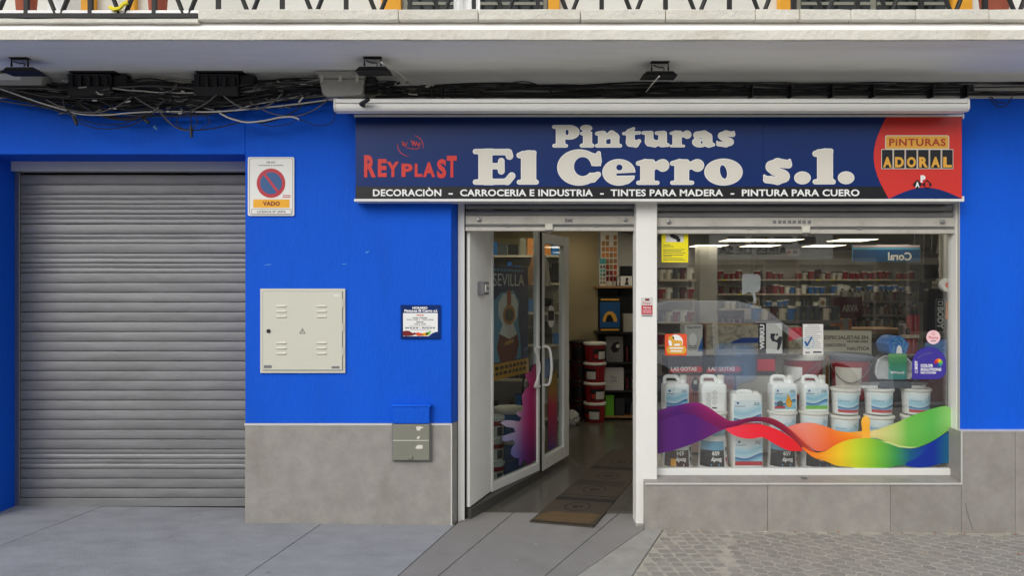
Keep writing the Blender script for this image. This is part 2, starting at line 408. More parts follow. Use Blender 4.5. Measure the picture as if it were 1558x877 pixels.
mat('pink_print', (240,200,206), .4); mat('brown_red', (170,60,24), .4); mat('amber', (240,172,16), .4); mat('darkred_print', (120,24,30), .4)
mat('skyblue_print', (96,168,206), .4); mat('lime_print', (110,190,50), .4); mat('darkgrey_print', (46,46,50), .45)
mat('lamp_panel', (255,242,214), .5, emit=2.7)
mat('tub_white', (246,248,246), .38, var=.02); mat('tub_blue', (46,116,196), .35); mat('tub_red', (150,28,40), .38); mat('tub_black', (26,26,28), .38)
mat('tub_darkred', (84,20,26), .4); mat('lid_grey', (74,82,92), .45); mat('lid_white', (226,224,216), .4)
mat('wood', (160,118,70), .5, var=.15, vscale=3, stretch=(1,8,8)); mat('wood_shelf', (205,196,178), .6, var=.04)
mat('cardboard', (150,118,84), .8, var=.08); mat('mat_fibre', (66,58,46), .95, var=.16, vscale=40, bump=.6, bscale=260, dirt=.35, dirtcol=(82,66,48), dscale=4)
mat('mat_dark', (34,30,26), .95, var=.15, vscale=40, bump=.4, bscale=260)
mat('mat_worn', (92,72,44), .95, var=.2, vscale=20, bump=.4, bscale=200)
mat('clear_plastic', (240,243,245), .2, alpha=.6); mat('blue_plastic', (110,160,215), .12, alpha=.22, var=.2, vscale=14)
mat('frosted', (214,220,222), .35, alpha=.55)
mat('cable_black', (18,18,20), .5, var=.3, vscale=25); mat('cable_white', (196,192,182), .5, var=.15, vscale=15); mat('cable_grey', (92,90,88), .55, var=.2, vscale=20)
mat('car_paint', (246,247,248), .25, coat=.6); mat('car_glass', (20,24,26), .08); mat('tyre', (22,22,22), .8)
mat('opp_wall', (226,220,206), .85, var=.06, vscale=1); mat('opp_dark_cladding', (92,86,78), .7, var=.1, vscale=2); mat('opp_dark', (44,42,40), .4); mat('opp_trim', (160,150,132), .8)
mat('stone_photo', (128,120,98), .5, var=.7, vscale=34, dirt=.6, dirtcol=(40,40,40), dscale=26)
mat('dark_photo', (50,55,58), .4, var=.75, vscale=42, dirt=.5, dirtcol=(20,22,24), dscale=30)
mat('board_tan', (178,172,150), .6, var=.05); mat('pinkgrey', (176,138,136), .5, var=.03); mat('greygreen', (132,132,118), .5); mat('leaf_green', (60,110,50), .6)
mat('orange_wood', (196,126,60), .5, var=.1, vscale=12)
mat('gas_box', (128,128,116), .5, var=.06, vscale=8); mat('skirting', (74,72,68), .6, var=.2, vscale=8)
mat('shade_white', (228,226,218), .5)
glass_mat('window_glass', .1, (.98,.99,.985)); glass_mat('door_glass', .06, (.88,.92,.91)); glass_mat('house_glass', .1, (.5,.55,.58))

# ---------------------------------------------------------------- ground, road, pavement
top('ground', MB().box(-90,90,-140,-15.5,-.30,-.02), 'cement', kind='structure')
top('road', MB().box(-90,90,-12.2,-5.32,-.30,-.15), 'asphalt', kind='structure')
top('far_pavement', MB().box(-90,90,-15.5,-12.2,-.30,-.02), 'cement', kind='structure', bevel=.01)
kerb_m = MB().box(-90,90,-5.32,-5.12,-.30,-.02)
top('kerb', kerb_m, 'cement', kind='structure', bevel=.015)
pv = MB().prism([(-12,-5.12),(12,-5.12),(12,.6),(-12,.6)], -.3, -.012, tilt=True)
pave = top('pavement', pv, 'skirting', kind='structure')
L1 = lambda y: -1.284+.205*y; L2 = lambda y: -.383+.28*y; L3 = lambda y: .92+.64*y; L4 = lambda y: 1.035+.42*y; L5 = lambda y: 1.44+.32*y
def strip(name, fa, fb, y0, y1, m, h=.0, gap=.003):
    return part(name, MB().prism([(fa(y0)+gap,y0),(fb(y0)-gap,y0),(fb(y1)-gap,y1),(fa(y1)+gap,y1)], -.05, h, tilt=True), m, pave, bevel=.003)
L0 = lambda y: -3.02+.205*y; Lm = lambda y: -5.2
for y0, y1 in ((-5.1,-2.603),(-2.597,-1.303),(-1.297,.36)):
    strip('paving_slab', Lm, L0, y0, y1, 'slab'); strip('paving_slab', L0, L1, y0, y1, 'slab')
    if y1 < 0:
        strip('paving_slab', L1, L2, y0, y1, 'slab')
        strip('paving_slab', L2, L3, y0, y1, 'ramp_slab')
        strip('paving_slab', L3, L4, y0, y1, 'cement')
strip('paving_slab', L1, L2, -1.297, -.001, 'slab')
# slabs running into the doorway
La = lambda y: -.09+.36*y; Lb = lambda y: .62+.5*y
strip('paving_slab', L2, La, -1.297, .28, 'ramp_slab'); strip('paving_slab', La, Lb, -1.297, .28, 'ramp_slab')
strip('paving_slab', Lb, L3, -1.297, .28, 'ramp_slab'); strip('paving_slab', L3, L4, -1.297, -.02, 'cement', .002)
part('mortar_bed', MB().prism([(L4(-5.1)+.003,-5.1),(12,-5.1),(12,-.02),(L4(-.02)+.003,-.02)], -.05, -.0035, tilt=True), 'joint', pave)
# small setts beside the cement strip
sett_me = [MB().prism([(-.037,-.033),(.037,-.030),(.035,.033),(-.036,.031)], -.04, 0).mesh('sett', bevel=.006), MB().prism([(-.036,-.034),(.035,-.033),(.037,.031),(-.034,.034)], -.04, 0).mesh('sett', bevel=.006)]
hex_me = [MB().prism([(.0418*math.cos(R(60*k)), .0418*math.sin(R(60*k))) for k in range(6)], -.04, 0).mesh('paving_tile', bevel=.0025) for _ in range(1)]
o0 = ORG[pave]
def lay(name, me, m, x, y, rz, dz):
    o = obj(name, me, m, pave, (x-o0.x, y-o0.y, gz(x)+dz-o0.z)); o.rotation_euler = (random.uniform(-.012,.012), .01+random.uniform(-.012,.012), rz)
row = 0; y = -1.12
while y < -.08:
    x = L4(y)+.05+(.04 if row % 2 else 0)
    while x < L5(y)+.005:
        lay('sett', sett_me[random.randrange(2)], 'hex', x+random.uniform(-.004,.004), y+random.uniform(-.003,.003), .12+random.uniform(-.06,.06), random.uniform(-.003,.0015)); x += .083
    y += .073; row += 1
S = .0478; rot = R(-5); far = MB(); nh = 0
cand = []
for i in range(-10, 60):
    for j in range(-40, 90):
        u = i*1.5*S; v = j*math.sqrt(3)*S+(math.sqrt(3)/2*S if i % 2 else 0)
        x = 1.3+u*math.cos(rot)-v*math.sin(rot); y = -.1+u*math.sin(rot)+v*math.cos(rot)-1.2
        if y > -.105 or y < -2.2 or x < L5(y)+.062 or x > 4.2: continue
        cand.append((x, y))
def seen(x, y): return abs(x)*F/(5+y) < 795 and 1.6*F/(5+y) < 446
cand.sort(key=lambda c: (not seen(*c), c[1]))
for x, y in cand:
    if seen(x, y) and nh < 330:
        lay('paving_tile', hex_me[0], 'hex', x, y, rot+random.uniform(-.03,.03), random.uniform(-.0025,.0015)); nh += 1
    else:
        far.prism([(x+.0418*math.cos(R(60*k)+rot), y+.0418*math.sin(R(60*k)+rot)) for k in range(6)], -.04, -.001, tilt=True)
if far.v: setp(part('paving_tiles_beyond', far, 'hex', pave), kind='stuff')
# old chewing gum and dark drips on the slabs
for k in range(18):
    x = random.uniform(-3.2, .8); y = random.uniform(-.95, .2 if x < -1.9 else -.04); s = random.uniform(.006,.017)
    pts = [(x+s*math.cos(a*.785)*random.uniform(.8,1.2), y+s*math.sin(a*.785)*random.uniform(.8,1.2)) for a in range(8)]
    part('gum_spot', MB().prism(pts, .0004, .0012, tilt=True), random.choice(['ramp_slab','cement','grey_print']), pave)
# litter along the wall foot
for k in range(26):
    x = random.uniform(.95, 3.4); y = random.choice([random.uniform(-.10,-.07), random.uniform(-.10,-.07), random.uniform(-.75,-.1)])
    s = random.uniform(.003,.008); pts = [(x+s*math.cos(a)*random.uniform(.6,1.5), y+s*math.sin(a)*random.uniform(.5,1)) for a in (0,1.1,2.2,3.4,4.6,5.4)]
    part('dry_leaf_scrap', MB().prism(pts, .001, .004, tilt=True), random.choice(['cardboard','cream_print','orange_wood','terracotta']), pave)

# ---------------------------------------------------------------- the building
WT = 3.03                              # soffit height
bld = thing('shop_building', 'blue painted ground floor with grey tiled foot under a white balcony slab', 'building', (0,.1,0))
def bwall(name, x0, x1, y0, y1, z0, z1, m='blue_paint', bevel=.004): return part(name, MB().box(x0,x1,y0,y1,z0,z1), m, bld, bevel=bevel)
XP0, XP1 = X(373), X(687); ZT = Z(645)
bwall('wall', XP0, XP1, 0, .36, ZT, WT)                                     # pier between garage and door
part('wall_return', MB().prism([(XP1,.001),(X(697,.12),.12),(X(697,.12),.36),(XP1-.01,.36)], ZT, WT), 'blue_paint', bld)
bwall('wall', -6.2, X(-26), 0, .5, -.05, WT)                                # left of the garage
bwall('lintel', X(-26), XP0, 0, .36, Z(235), WT)
bwall('wall', XP1, X(1460), .04, .36, Z(306), WT)                           # above door and window
bwall('wall', X(1460), 6.2, 0, .125, .55, WT)                                # right of the window
# white strip along the top of the wall, under the slab
for x0, x1 in ((-6.2,XP1-.002),(XP1+.002,X(1460)),(X(1460)+.004,6.2)):
    part('cornice_strip', MB().box(x0,x1,-.006,.03,Z(150),WT-.002), 'plaster', bld)
# tiled foot
def tile(x0, x1, y0, y1, z0, z1, g=.0015): return part('tile', MB().box(x0+g,x1-g,y0,y1,z0+g,z1-g), 'tile', bld, bevel=.0015)
tile(XP0, XP1, -.008, .34, -.05, ZT-.012)
part('trim', MB().box(XP0-.002,XP1+.003,-.011,.05,ZT-.012,ZT+.002), 'trim_alu', bld)
part('corner_trim', MB().box(XP1-.004,XP1+.004,-.011,.004,-.02,ZT-.012), 'trim_alu', bld)
part('tile', MB().prism([(XP1+.002,.006),(X(697,.12)-.001,.118),(X(697,.12)-.001,.3),(XP1-.01,.3)], -.05, ZT-.004), 'tile', bld)
# window bench, sill, tiles right of the window
yb = -.06
xb = [X(981,yb), X(1168,yb), X(1355,yb), X(1463,yb)]
zs, zs2 = Z(735,yb), Z(722,.09)
for a, b in zip(xb[:-1], xb[1:]):
    part('tile', MB().box(a+.0012,b-.0012,yb,.08,-.06,zs-.012), 'tile', bld, bevel=.0015)
    part('sill_tile', MB().xprof([(yb-.006,zs-.010),(yb-.006,zs),(.10,zs2),(.10,zs-.010)], a+.0012, b-.0012), 'tile', bld, bevel=.0012)
part('sill_trim', MB().box(xb[0],xb[-1],yb-.009,yb-.0065,zs-.012,zs-.001), 'trim_alu', bld)
tile(xb[-1], X(1545,yb), yb, .2, -.06, Z(657,yb)); tile(X(1545,yb), 5.0, yb, .2, -.06, Z(657,yb))
part('tile_trim', MB().box(xb[-1]-.003,xb[-1]+.004,yb-.003,yb+.004,zs-.012,Z(657,yb)), 'trim_alu', bld)
part('tile_trim', MB().box(xb[-1]-.003,5.0,yb-.003,.004,Z(657,yb)-.001,Z(657,yb)+.004), 'trim_alu', bld)
part('sill_drain', MB().lathe([(.022,0),(.022,.004),(.012,.004),(.012,.001)], (X(1225,.0),.02,Z(727,.02)), 20), 'steel', bld)
# post between door and window, jambs
XA, XB = X(968), X(1000)
part('post', MB().box(XA,XB,0,.14,-.03,Z(306)), 'white_paint', bld, bevel=.004)
part('post_foot', MB().box(XA-.003,XA+.05,-.005,.14,-.03,gz(.9)+.022), 'cement', bld, bevel=.006)
part('door_jamb', MB().box(X(697,.12),X(707,.12),.10,.16,-.03,Z(306)), 'white_paint', bld, bevel=.002)
part('jamb_gap', MB().box(X(707,.12),X(707,.12)+.012,.125,.16,-.03,Z(306)), 'dark_gap', bld)
part('window_jamb', MB().box(X(1453,.04),X(1460,.04)+.004,.02,.12,zs-.004,Z(306)), 'white_paint', bld, bevel=.002)
part('window_jamb_seal', MB().box(X(1460,.0)-.004,X(1460,.0)+.001,-.001,.03,zs,Z(306)), 'grey_plastic', bld)
# balcony slab
part('cove', MB().xprof([(-.0065,WT-.001)]+[(-.0065-.07+.07*math.cos(R(a)), WT-.071+.07*math.sin(R(a))) for a in range(0,91,15)][::1]+[(-.0765,WT-.001)], -6.2, 6.2) if False else MB().xprof([(-.005,WT+.01),(-.006,WT-.075)]+[(-.081+.075*math.cos(R(a)), WT-.075+.075*math.sin(R(a))) for a in range(10,90,10)]+[(-.081,WT+.0005),(-.081,WT+.01)], -6.2, 6.2), 'soffit_plaster', bld)
yF = -.727
slab = part('balcony_slab', MB().xprof([(.2,WT),(yF,WT),(yF-.006,WT+.012),(yF-.004,WT+.075),(yF+.03,WT+.115),(yF+.03,WT+.19),(.2,WT+.19)], -6.2, 6.2), 'soffit_plaster', bld, bevel=.004)
def rough_bar(x0, x1, yc, zc, hy, hz, amp, n):                     # worn plaster kerb
    mb = MB(); ring = [(-1,-1),(1,-1),(1,1),(-1,1)]; rows = []
    for k in range(n+1):
        x = x0+(x1-x0)*k/n
        rows.append([(x, yc+a*hy+random.uniform(-amp,amp), zc+b*hz+random.uniform(-amp,amp)*.6) for a, b in ring])
    vs = [p for r_ in rows for p in r_]; fs = [(0,1,2,3),(4*n+3,4*n+2,4*n+1,4*n)]
    for k in range(n):
        for q in range(4): fs.append((4*k+q,4*k+(q+1)%4,4*k+4+(q+1)%4,4*k+4+q))
    return mb.add(vs, fs)
part('fascia', rough_bar(-6.2, 6.2, yF-.004, WT+.03, .012, .03, .0022, 90), 'curb_plaster', bld, bevel=.003)
xk = X(303,yF)
xs_k = [xk]+[X(p,yF) for p in (607,728,883,1012,1148,1215,1293,1390,1502)]+[6.2]
for a, b in zip(xs_k[:-1], xs_k[1:]):
    part('kerb_stone', rough_bar(a+.0015, b-.0015, yF+.03, WT+.145, .05, .031, .0025, max(3,int((b-a)/.07))), 'curb_plaster', bld, bevel=.004)
part('fascia_lip', rough_bar(-6.2, xk, yF+.03, WT+.112, .045, .012, .003, 40), 'curb_plaster', bld, bevel=.003)
# upper wall seen between the railings
part('upper_wall', MB().box(-6.2,6.2,.02,.36,WT+.19,WT+3.2), 'plaster', bld)
part('upper_wall_band', MB().box(-6.2,6.2,0,.02,WT+.191,WT+.25), 'plaster', bld)
for a, b in ((581,611),(834,851),(1183,1208),(1446,1476),(122,146),(196,208)):
    part('door_surround', MB().box(X(a),X(b),-.03,.02,WT+.25,WT+2.6), 'yellow_paint', bld, bevel=.004)
for a, b in ((614,832),(1212,1443)):
    f = part('balcony_door', MB().box(X(a),X(b),-.005,.02,WT+.25,WT+2.5), 'greygreen', bld)
    for c0, c1 in ((a+6,(a+b)/2-5),((a+b)/2+5,b-6)):
        part('pane', MB().box(X(c0),X(c1),-.012,-.005,WT+.3,WT+2.4), 'car_glass', f)
        for k in range(4): part('pane_bar', MB().box(X(c0),X(c1),-.02,-.012,WT+.48+.4*k,WT+.50+.4*k), 'greygreen', f)

# railing
rail = thing('balcony_railing', 'black iron railing with straight bars and V shaped pairs along the balcony', 'railing', (0,yF+.04,WT+.17))
zr = WT+.172
part('handrail', MB().box(-6,6,yF+.02,yF+.06,zr+.95,zr+.98), 'black_metal', rail, bevel=.004)
part('upper_bar', MB().box(-6,6,yF+.028,yF+.052,zr+.82,zr+.838), 'black_metal', rail)
part('foot_bar', MB().box(-6,xk-.004,yF-.012,yF+.03,WT+.128,WT+.158), 'black_metal', rail, bevel=.003)
px0 = 517-48*16
for k in range(40):
    px = px0+48.6*k
    if px > 1760: break
    x = X(px, yF+.04); zb = zr-.004 if x > xk else WT+.15
    if k % 2 == 0: part('bar', MB().box(x-.012,x+.012,yF+.029,yF+.053,zb,zr+.82), 'black_metal', rail)
    else:
        for s in (-1,1):
            part('bar', MB().tube([(x+s*.010,yF+.04,zb),(x+s*.045,yF+.04,zb+.09),(x+s*.155,yF+.04,zb+.34),(x+s*.01,yF+.04,zr+.82)], .013, 6), 'black_metal', rail)
def pot(px, w, label, plant=True):
    x = X(px,yF+.22); r = w/2*(4.21)/F
    t = thing('flower_pot', label, 'flower pot', (x,yF+.22,WT+.19), 'pots on the balcony')
    part('pot', MB().lathe([(r*.72,0),(r*.95,.2),(r*1.06,.2),(r*1.06,.25),(r*.95,.25),(r*.9,.22)], (x,yF+.22,WT+.19), 24), 'terracotta', t)
    if plant:
        mb = MB()
        for k in range(26):
            a = random.uniform(0,6.28); rr = random.uniform(.1,.9)*r*1.6; h = random.uniform(.28,.6)
            p = Vector((x+rr*math.cos(a),yF+.22+rr*math.sin(a),WT+.19+h)); w_ = .03
            mb.add([(x+rr*.3*math.cos(a),yF+.22+rr*.3*math.sin(a),WT+.4),(p.x-w_,p.y,p.z-.05),(p.x,p.y,p.z),(p.x+w_,p.y+.01,p.z-.05)], [(0,1,2,3)])
        part('foliage', mb, 'leaf_green', t)
pot(40, 36, 'terracotta pot on the balcony at the far left end of the railing')
pot(240, 34, 'terracotta pot on the balcony just left of where the white kerb begins')
pot(1513, 50, 'terracotta pot on the balcony at the right end, above the blue wall')
top('ribbon', MB().tube([(X(165,yF),yF+.015,WT+.20),(X(172,yF),yF+.01,WT+.185),(X(180,yF),yF+.012,WT+.192),(X(186,yF),yF+.01,WT+.215),(X(192,yF),yF+.015,WT+.23)], .012, 6), 'yellow_print',
    'yellow plastic ribbon tied to the black balcony railing', 'ribbon')
cl = MB()
for k in range(9):
    x0 = X(690,yF+.3)+k*.018; h = .12+.05*math.sin(k*1.3)
    cl.add([(x0,yF+.3+.02*math.sin(k*2),WT+.19),(x0+.02,yF+.3+.02*math.sin(k*2+2),WT+.19),(x0+.02,yF+.32+.02*math.sin(k*2+2),WT+.30+h),(x0,yF+.32+.02*math.sin(k*2),WT+.30+h*.9)], [(0,1,2,3)])
top('cloth', cl, 'white_print', 'white cloth hanging inside the balcony railing near the yellow door surround', 'cloth')
top('balcony_box', MB().box(X(78,yF+.25),X(110,yF+.25),yF+.2,yF+.35,WT+.19,WT+.5), 'white_print', 'white box standing on the balcony beside a terracotta pot', 'box', bevel=.01)

# ---------------------------------------------------------------- interior shell
ZC = 2.38
shp = thing('shop_interior', 'dim paint shop room with beige wall and grey floor behind the glass', 'shop room', (1.5,3,0))
poly = [(-1.1,.29),(4.0,.29),(3.13,.3),(8.6,10.0),(3.9,10.0),(1.08,4.3),(-1.1,4.3)]
floor_p = [(-1.15,.285),(.92,.285),(.92,.13),(3.05,.13),(3.13,.3),(8.6,10.05),(3.9,10.05),(1.08,4.33),(-1.15,4.33)]
part('floor', MB().prism(floor_p, -.06, -.002, tilt=False), 'shop_floor', shp, smooth=False)
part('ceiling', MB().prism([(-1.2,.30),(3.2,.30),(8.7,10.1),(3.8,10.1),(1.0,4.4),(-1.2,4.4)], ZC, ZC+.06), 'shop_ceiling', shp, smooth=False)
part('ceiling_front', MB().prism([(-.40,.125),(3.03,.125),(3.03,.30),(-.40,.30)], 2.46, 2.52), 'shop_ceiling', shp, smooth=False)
part('wall', MB().box(-1.2,-1.1,.3,4.3,-.05,ZC), 'beige_wall', shp)
part('wall', MB().box(-1.2,1.08,4.3,4.4,-.05,ZC), 'beige_wall', shp)
part('wall', MB().seg((1.02,4.35),(3.85,10.05),.08,-.05,ZC), 'grey_panel', shp)
part('wall', MB().seg((3.06,.13),(8.65,10.05),.08,-.05,ZC+.1,off=.02), 'grey_panel', shp)
bw = part('wall', MB().box(3.7,8.8,10.02,10.1,-.05,ZC), 'slatwall', shp)
for k in range(14): part('wall_slat', MB().box(3.9,8.6,10.0,10.018,1.2+.085*k,1.2+.085*k+.07), 'slatwall', bw, bevel=.004)
part('wall_pillar', MB().box(3.4,3.72,8.4,8.75,-.05,ZC), 'grey_panel', shp, bevel=.006)
# ceiling lamps
def lamp_thing(x, y, label):
    t = thing('ceiling_lamp', label, 'ceiling lamp', (x,y,ZC), 'square ceiling lamps in the shop')
    part('frame', MB().box(x-.30,x+.30,y-.30,y+.30,ZC-.010,ZC-.001), 'white_frame', t)
    part('diffuser', MB().box(x-.285,x+.285,y-.285,y+.285,ZC-.016,ZC-.0105), 'lamp_panel', t, smooth=False)
lit = []
for px, Y in ((1128,6.9),(1186,6.9),(1296,6.9)): lit.append((X(px,Y), Y))
for px, Y in ((1078,8.5),(1156,8.5),(1253,8.5),(1346,8.5)): lit.append((X(px,Y), Y))
nd = ['left of the first pair above the back shelves','right of the first pair above the back shelves','above the dark counter, in front of the blue hanging sign',
      'beside the grey pillar at the back','in the back row, left of the middle','in the back row, right of the middle','at the right end of the back row behind the blue sign']
for (x, y), s in zip(lit, nd): lamp_thing(x, y, 'lit square ceiling lamp '+s)
for i, (x, y) in enumerate(((-.2,1.3),(2.2,1.4),(3.4,1.9),(.1,3.0),(1.6,3.1),(3.0,3.2),(2.6,5.0),(4.2,5.0),(5.2,5.0),(.55,3.45))):  # unseen lamps that light the room; the last added to brighten the beige wall
    lamp_thing(x, y, 'unseen lit square ceiling lamp near the front of the shop, '+ORD[i]+' from the entrance')
# ---------------------------------------------------------------- garage shutter
YG = .34
gs = thing('garage_shutter', 'closed grey corrugated steel roller shutter in the blue garage opening', 'roller shutter', (X(199,YG),YG,0))
gx0, gx1 = X(25,YG)+.004, X(399,YG)-.002
part('housing', MB().box(gx0-.02,gx1+.02,YG-.06,YG+.05,Z(262,YG),Z(247,YG)), 'white_frame', gs, bevel=.003)
part('guide_rail', MB().box(gx0-.006,gx0+.03,YG-.02,YG+.05,-.01,Z(262,YG)), 'steel', gs, bevel=.002)
def slat_mesh(seed):
    rnd = random.Random(seed); n = 30; w = gx1-gx0-.02; mb = MB()
    off = [rnd.uniform(-.003,.003) for _ in range(n+5)]; dz = [rnd.uniform(-.0025,.0025) for _ in range(n+5)]; am = [rnd.uniform(.6,1.3) for _ in range(n+5)]
    sm_ = lambda q, i: sum(q[i:i+5])/5
    flat = [(.007,.0),(.0,.0015),(-.0022,.006),(-.003,.030),(-.0026,.056),(-.001,.0655),(.007,.0675),(.007,.0705)]
    dbl = [(.007,.0),(.0,.0015),(-.0022,.006),(-.0026,.031),(.0022,.0345),(-.0024,.038),(-.0024,.058),(-.001,.0655),(.007,.0675),(.007,.0705)]
    prof = dbl if seed >= 6 else flat
    vs = []
    for i in range(n+1):
        for y, z in prof: vs.append((-w/2+w*i/n, y*(sm_(am,i) if y < .006 else 1)+sm_(off,i)*.8, z+sm_(dz,i)))
    m = len(prof); fs = [(i*m+k,(i+1)*m+k,(i+1)*m+k+1,i*m+k+1) for i in range(n) for k in range(m-1)]
    return MB().add(vs, fs).mesh('slat', angle=60)
sm = [slat_mesh(s) for s in range(12)]
z = Z(770,YG)+.055; k = 0; xc = (gx0+gx1)/2
part('bottom_bar', MB().box(gx0,gx1,YG-.012,YG+.02,Z(770,YG)-.004,Z(770,YG)+.054), 'shutter_metal', gs, bevel=.004)
part('rubber_seal', MB().box(gx0,gx1,YG-.008,YG+.015,-.0+gz(-2.4)-.03,Z(770,YG)-.005), 'dark_gap', gs)
o0 = ORG[gs]
while z < Z(262,YG)-.02:
    o = obj('slat', sm[random.randrange(6)+(6 if random.random() < (.45 if z > 1.7 else .16) else 0)], 'shutter_metal', gs, (xc-o0.x, YG-o0.y, z-o0.z)); z += .0708; k += 1
    o.rotation_euler = (random.uniform(-.03,.03), random.uniform(-.0015,.0015), 0)
part('backing', MB().box(gx0-.05,gx1+.05,YG+.03,YG+.06,-.05,Z(262,YG)), 'dark_gap', gs)

# ---------------------------------------------------------------- shutters over door and window
def roll(name, label, x0, x1, ztop, zbar1, zbar0, Y, locks):
    t = thing(name, label, 'roller shutter', ((x0+x1)/2,Y,zbar0))
    z = zbar1-.012; h = .052; i = 0
    while z < ztop:
        part('slat', MB().xprof([(Y+.012,z),(Y+.001,z+.004),(Y-.008,z+.018),(Y-.008,z+.032),(Y+.001,z+.046),(Y+.012,z+.050),(Y+.02,z+.05),(Y+.02,z)], x0+.003, x1-.003), 'shutter_metal', t); z += .053
    zm = zbar0+(zbar1-zbar0)*.42
    b = part('bottom_bar', MB().box(x0+.002,x1-.002,Y-.012,Y+.025,zm,zbar1-.003), 'shutter_bar', t, bevel=.003)
    part('lower_lip', MB().box(x0+.002,x1-.002,Y-.018,Y+.03,zbar0,zbar0+(zbar1-zbar0)*.26), 'shutter_bar', t, bevel=.003)
    part('lock_rod', MB().tube([(x0+.004,Y-.012,zm-.012),(x1-.004,Y-.012,zm-.012)], .006, 8), 'steel', t)
    part('rod_channel', MB().box(x0+.002,x1-.002,Y-.004,Y+.02,zbar0+(zbar1-zbar0)*.26,zm), 'steel', t)
    for px in locks[0]:
        q = MB(); q.lathe([(.013,0),(.015,.004),(.015,.010),(.009,.012)], (0,0,0), 16); q.v = [(px+v[0], Y-.012-v[2], (zm+zbar1)/2+v[1]) for v in q.v]
        part('bolt', q, 'steel', t)
    for px in locks[1]: part('rod_catch', MB().box(px-.016,px+.016,Y-.026,Y-.006,zm-.020,zm-.004), 'steel', t, bevel=.003)
    lk = part('lock', MB().box(locks[2]-.027,locks[2]+.027,Y-.036,Y-.008,zbar0+.004,zbar0+.052), 'box_cream', t, bevel=.004)
    part('lock_ring', MB().tube([(locks[2]+.008*math.cos(a),Y-.022,zbar0-.006+.009*math.sin(a)) for a in [i*6.283/10 for i in range(11)]], .0025, 6), 'steel', lk)
    return t, (zm+zbar1)/2
t, zz = roll('door_shutter', 'raised grey roller shutter above the open shop door', X(708,.1), X(968,.1)+.003, Z(300,.1), Z(328,.1), Z(352,.1), .10,
     ((X(729,.1),X(951,.1)), (X(772,.1),X(907,.1)), X(835,.1)))
mm_ = lambda px, py: (X(px,.085), .0855, Z(py,.085))
for k, (a, b) in enumerate(((860,862),(863,870),(870,871))): sheet('worn_mark', rect(a, 332+(2 if k == 1 else 0), b, 339 if k != 1 else 338), mm_, 'grey_print', t)
t, zz = roll('window_shutter', 'raised grey roller shutter above the shop window', XB+.004, X(1452,.06), Z(300,.06), Z(331,.06), Z(356,.06), .06,
     ((X(1017,.06),X(1432,.06)), (X(1139,.06),X(1306,.06)), X(1224,.06)))
mm2 = lambda px, py: (X(px,.045), .0455, Z(py,.045))
for px in (1176,1184,1191,1199,1206,1214,1221,1229): sheet('worn_mark', rect(px, 335.5, px+5, 340.5), mm2, 'grey_print', t)

# ---------------------------------------------------------------- awning cassette
ya = -.3
aw = thing('awning_cassette', 'long cream retracted awning box above the shop sign', 'awning', (X(991,ya),ya,Z(172,ya)))
ax0, ax1 = X(511,ya), X(1471,ya); zt, zb_ = Z(150,ya), Z(172,ya)
part('upper_cover', MB().xprof([(-.012,zt+.06),(ya,zt),(ya-.012,zt-.006),(ya-.012,zt-.030),(-.012,zt-.005)], ax0, ax1), 'white_paint', aw, bevel=.003)
part('front_bar', MB().xprof([(ya+.01,zt-.032),(ya-.014,zt-.034),(ya-.016,zt-.062),(ya+.0,zt-.078),(ya+.05,zt-.085),(ya+.06,zt-.032)], ax0, ax1), 'white_paint', aw, bevel=.003)
part('fabric_roll', MB().tube([(ax0+.03,-.16,zt-.02),(ax1-.03,-.16,zt-.02)], .026, 14), 'grey_print', aw)
for s, xx in ((-1,ax0),(1,ax1)): part('end_cap', MB().xprof([(-.012,zt+.064),(ya,zt+.002),(ya-.017,zt-.008),(ya-.019,zt-.064),(ya-.002,zt-.082),(ya+.06,zt-.080),(-.012,zt-.02)], min(xx,xx+s*.012), max(xx,xx+s*.012)), 'white_frame', aw, bevel=.004)
for px in (1142,1374,640,880): part('bracket', MB().box(X(px,-.1)-.02,X(px,-.1)+.02,-.15,-.01,zt-.052,zt-.036), 'steel', aw)
# tiny camera on the cassette
yc = ya-.03
sc_ = thing('security_camera', 'tiny black security camera on the left end of the cream awning box', 'camera', (X(555,yc),yc,Z(157,yc)))
part('bracket', MB().lathe([(.012,0),(.012,.03),(.008,.03)], (X(552,yc),yc+.01,Z(162,yc)), 12), 'black_plastic', sc_)
part('body', MB().tube([(X(549,yc),yc-.01,Z(159.5,yc)),(X(563,yc),yc-.05,Z(154,yc))], .013, 12), 'black_plastic', sc_)

# ---------------------------------------------------------------- shop sign
ys = -.10
sg = thing('shop_sign', 'long navy shop sign with cream lettering and a red emblem field', 'shop sign', (X(1002,ys),ys,Z(304,ys)))
m0 = front(ys)
def lay_at(k): return lambda px, py: (X(px,ys), ys-.0012*k, Z(py,ys))
for a, b in ((541,1161),(1161,1463)):
    part('panel', MB().box(X(a,ys)+.0008,X(b,ys)-.0008,ys,.035,Z(304,ys),Z(178,ys)), 'navy_print', sg)
part('trim', MB().box(X(539,ys),X(1464,ys),ys-.012,.03,Z(178,ys),Z(174.5,ys)), 'white_frame', sg, bevel=.002)
part('trim', MB().box(X(539,ys),X(1464,ys),ys-.012,.03,Z(307,ys),Z(303,ys)), 'white_frame', sg, bevel=.002)
part('end_clip', MB().box(X(1463,ys),X(1465,ys),ys-.014,ys+.02,Z(181,ys),Z(174,ys)), 'white_frame', sg)
part('end_clip', MB().box(X(1463,ys),X(1465,ys),ys-.014,ys+.02,Z(307,ys),Z(299,ys)), 'white_frame', sg)
sheet('black_band', rect(541,284,1161,302.6), lay_at(1), 'black_print', sg)
sheet('black_band', rect(1161.2,284,1349,302.6), lay_at(1), 'black_print', sg)
arc = [(1345+ (1327-1345)*math.sin(math.pi*k/16*.93) if True else 0, 178+ (303-178)*k/16) for k in range(17)]
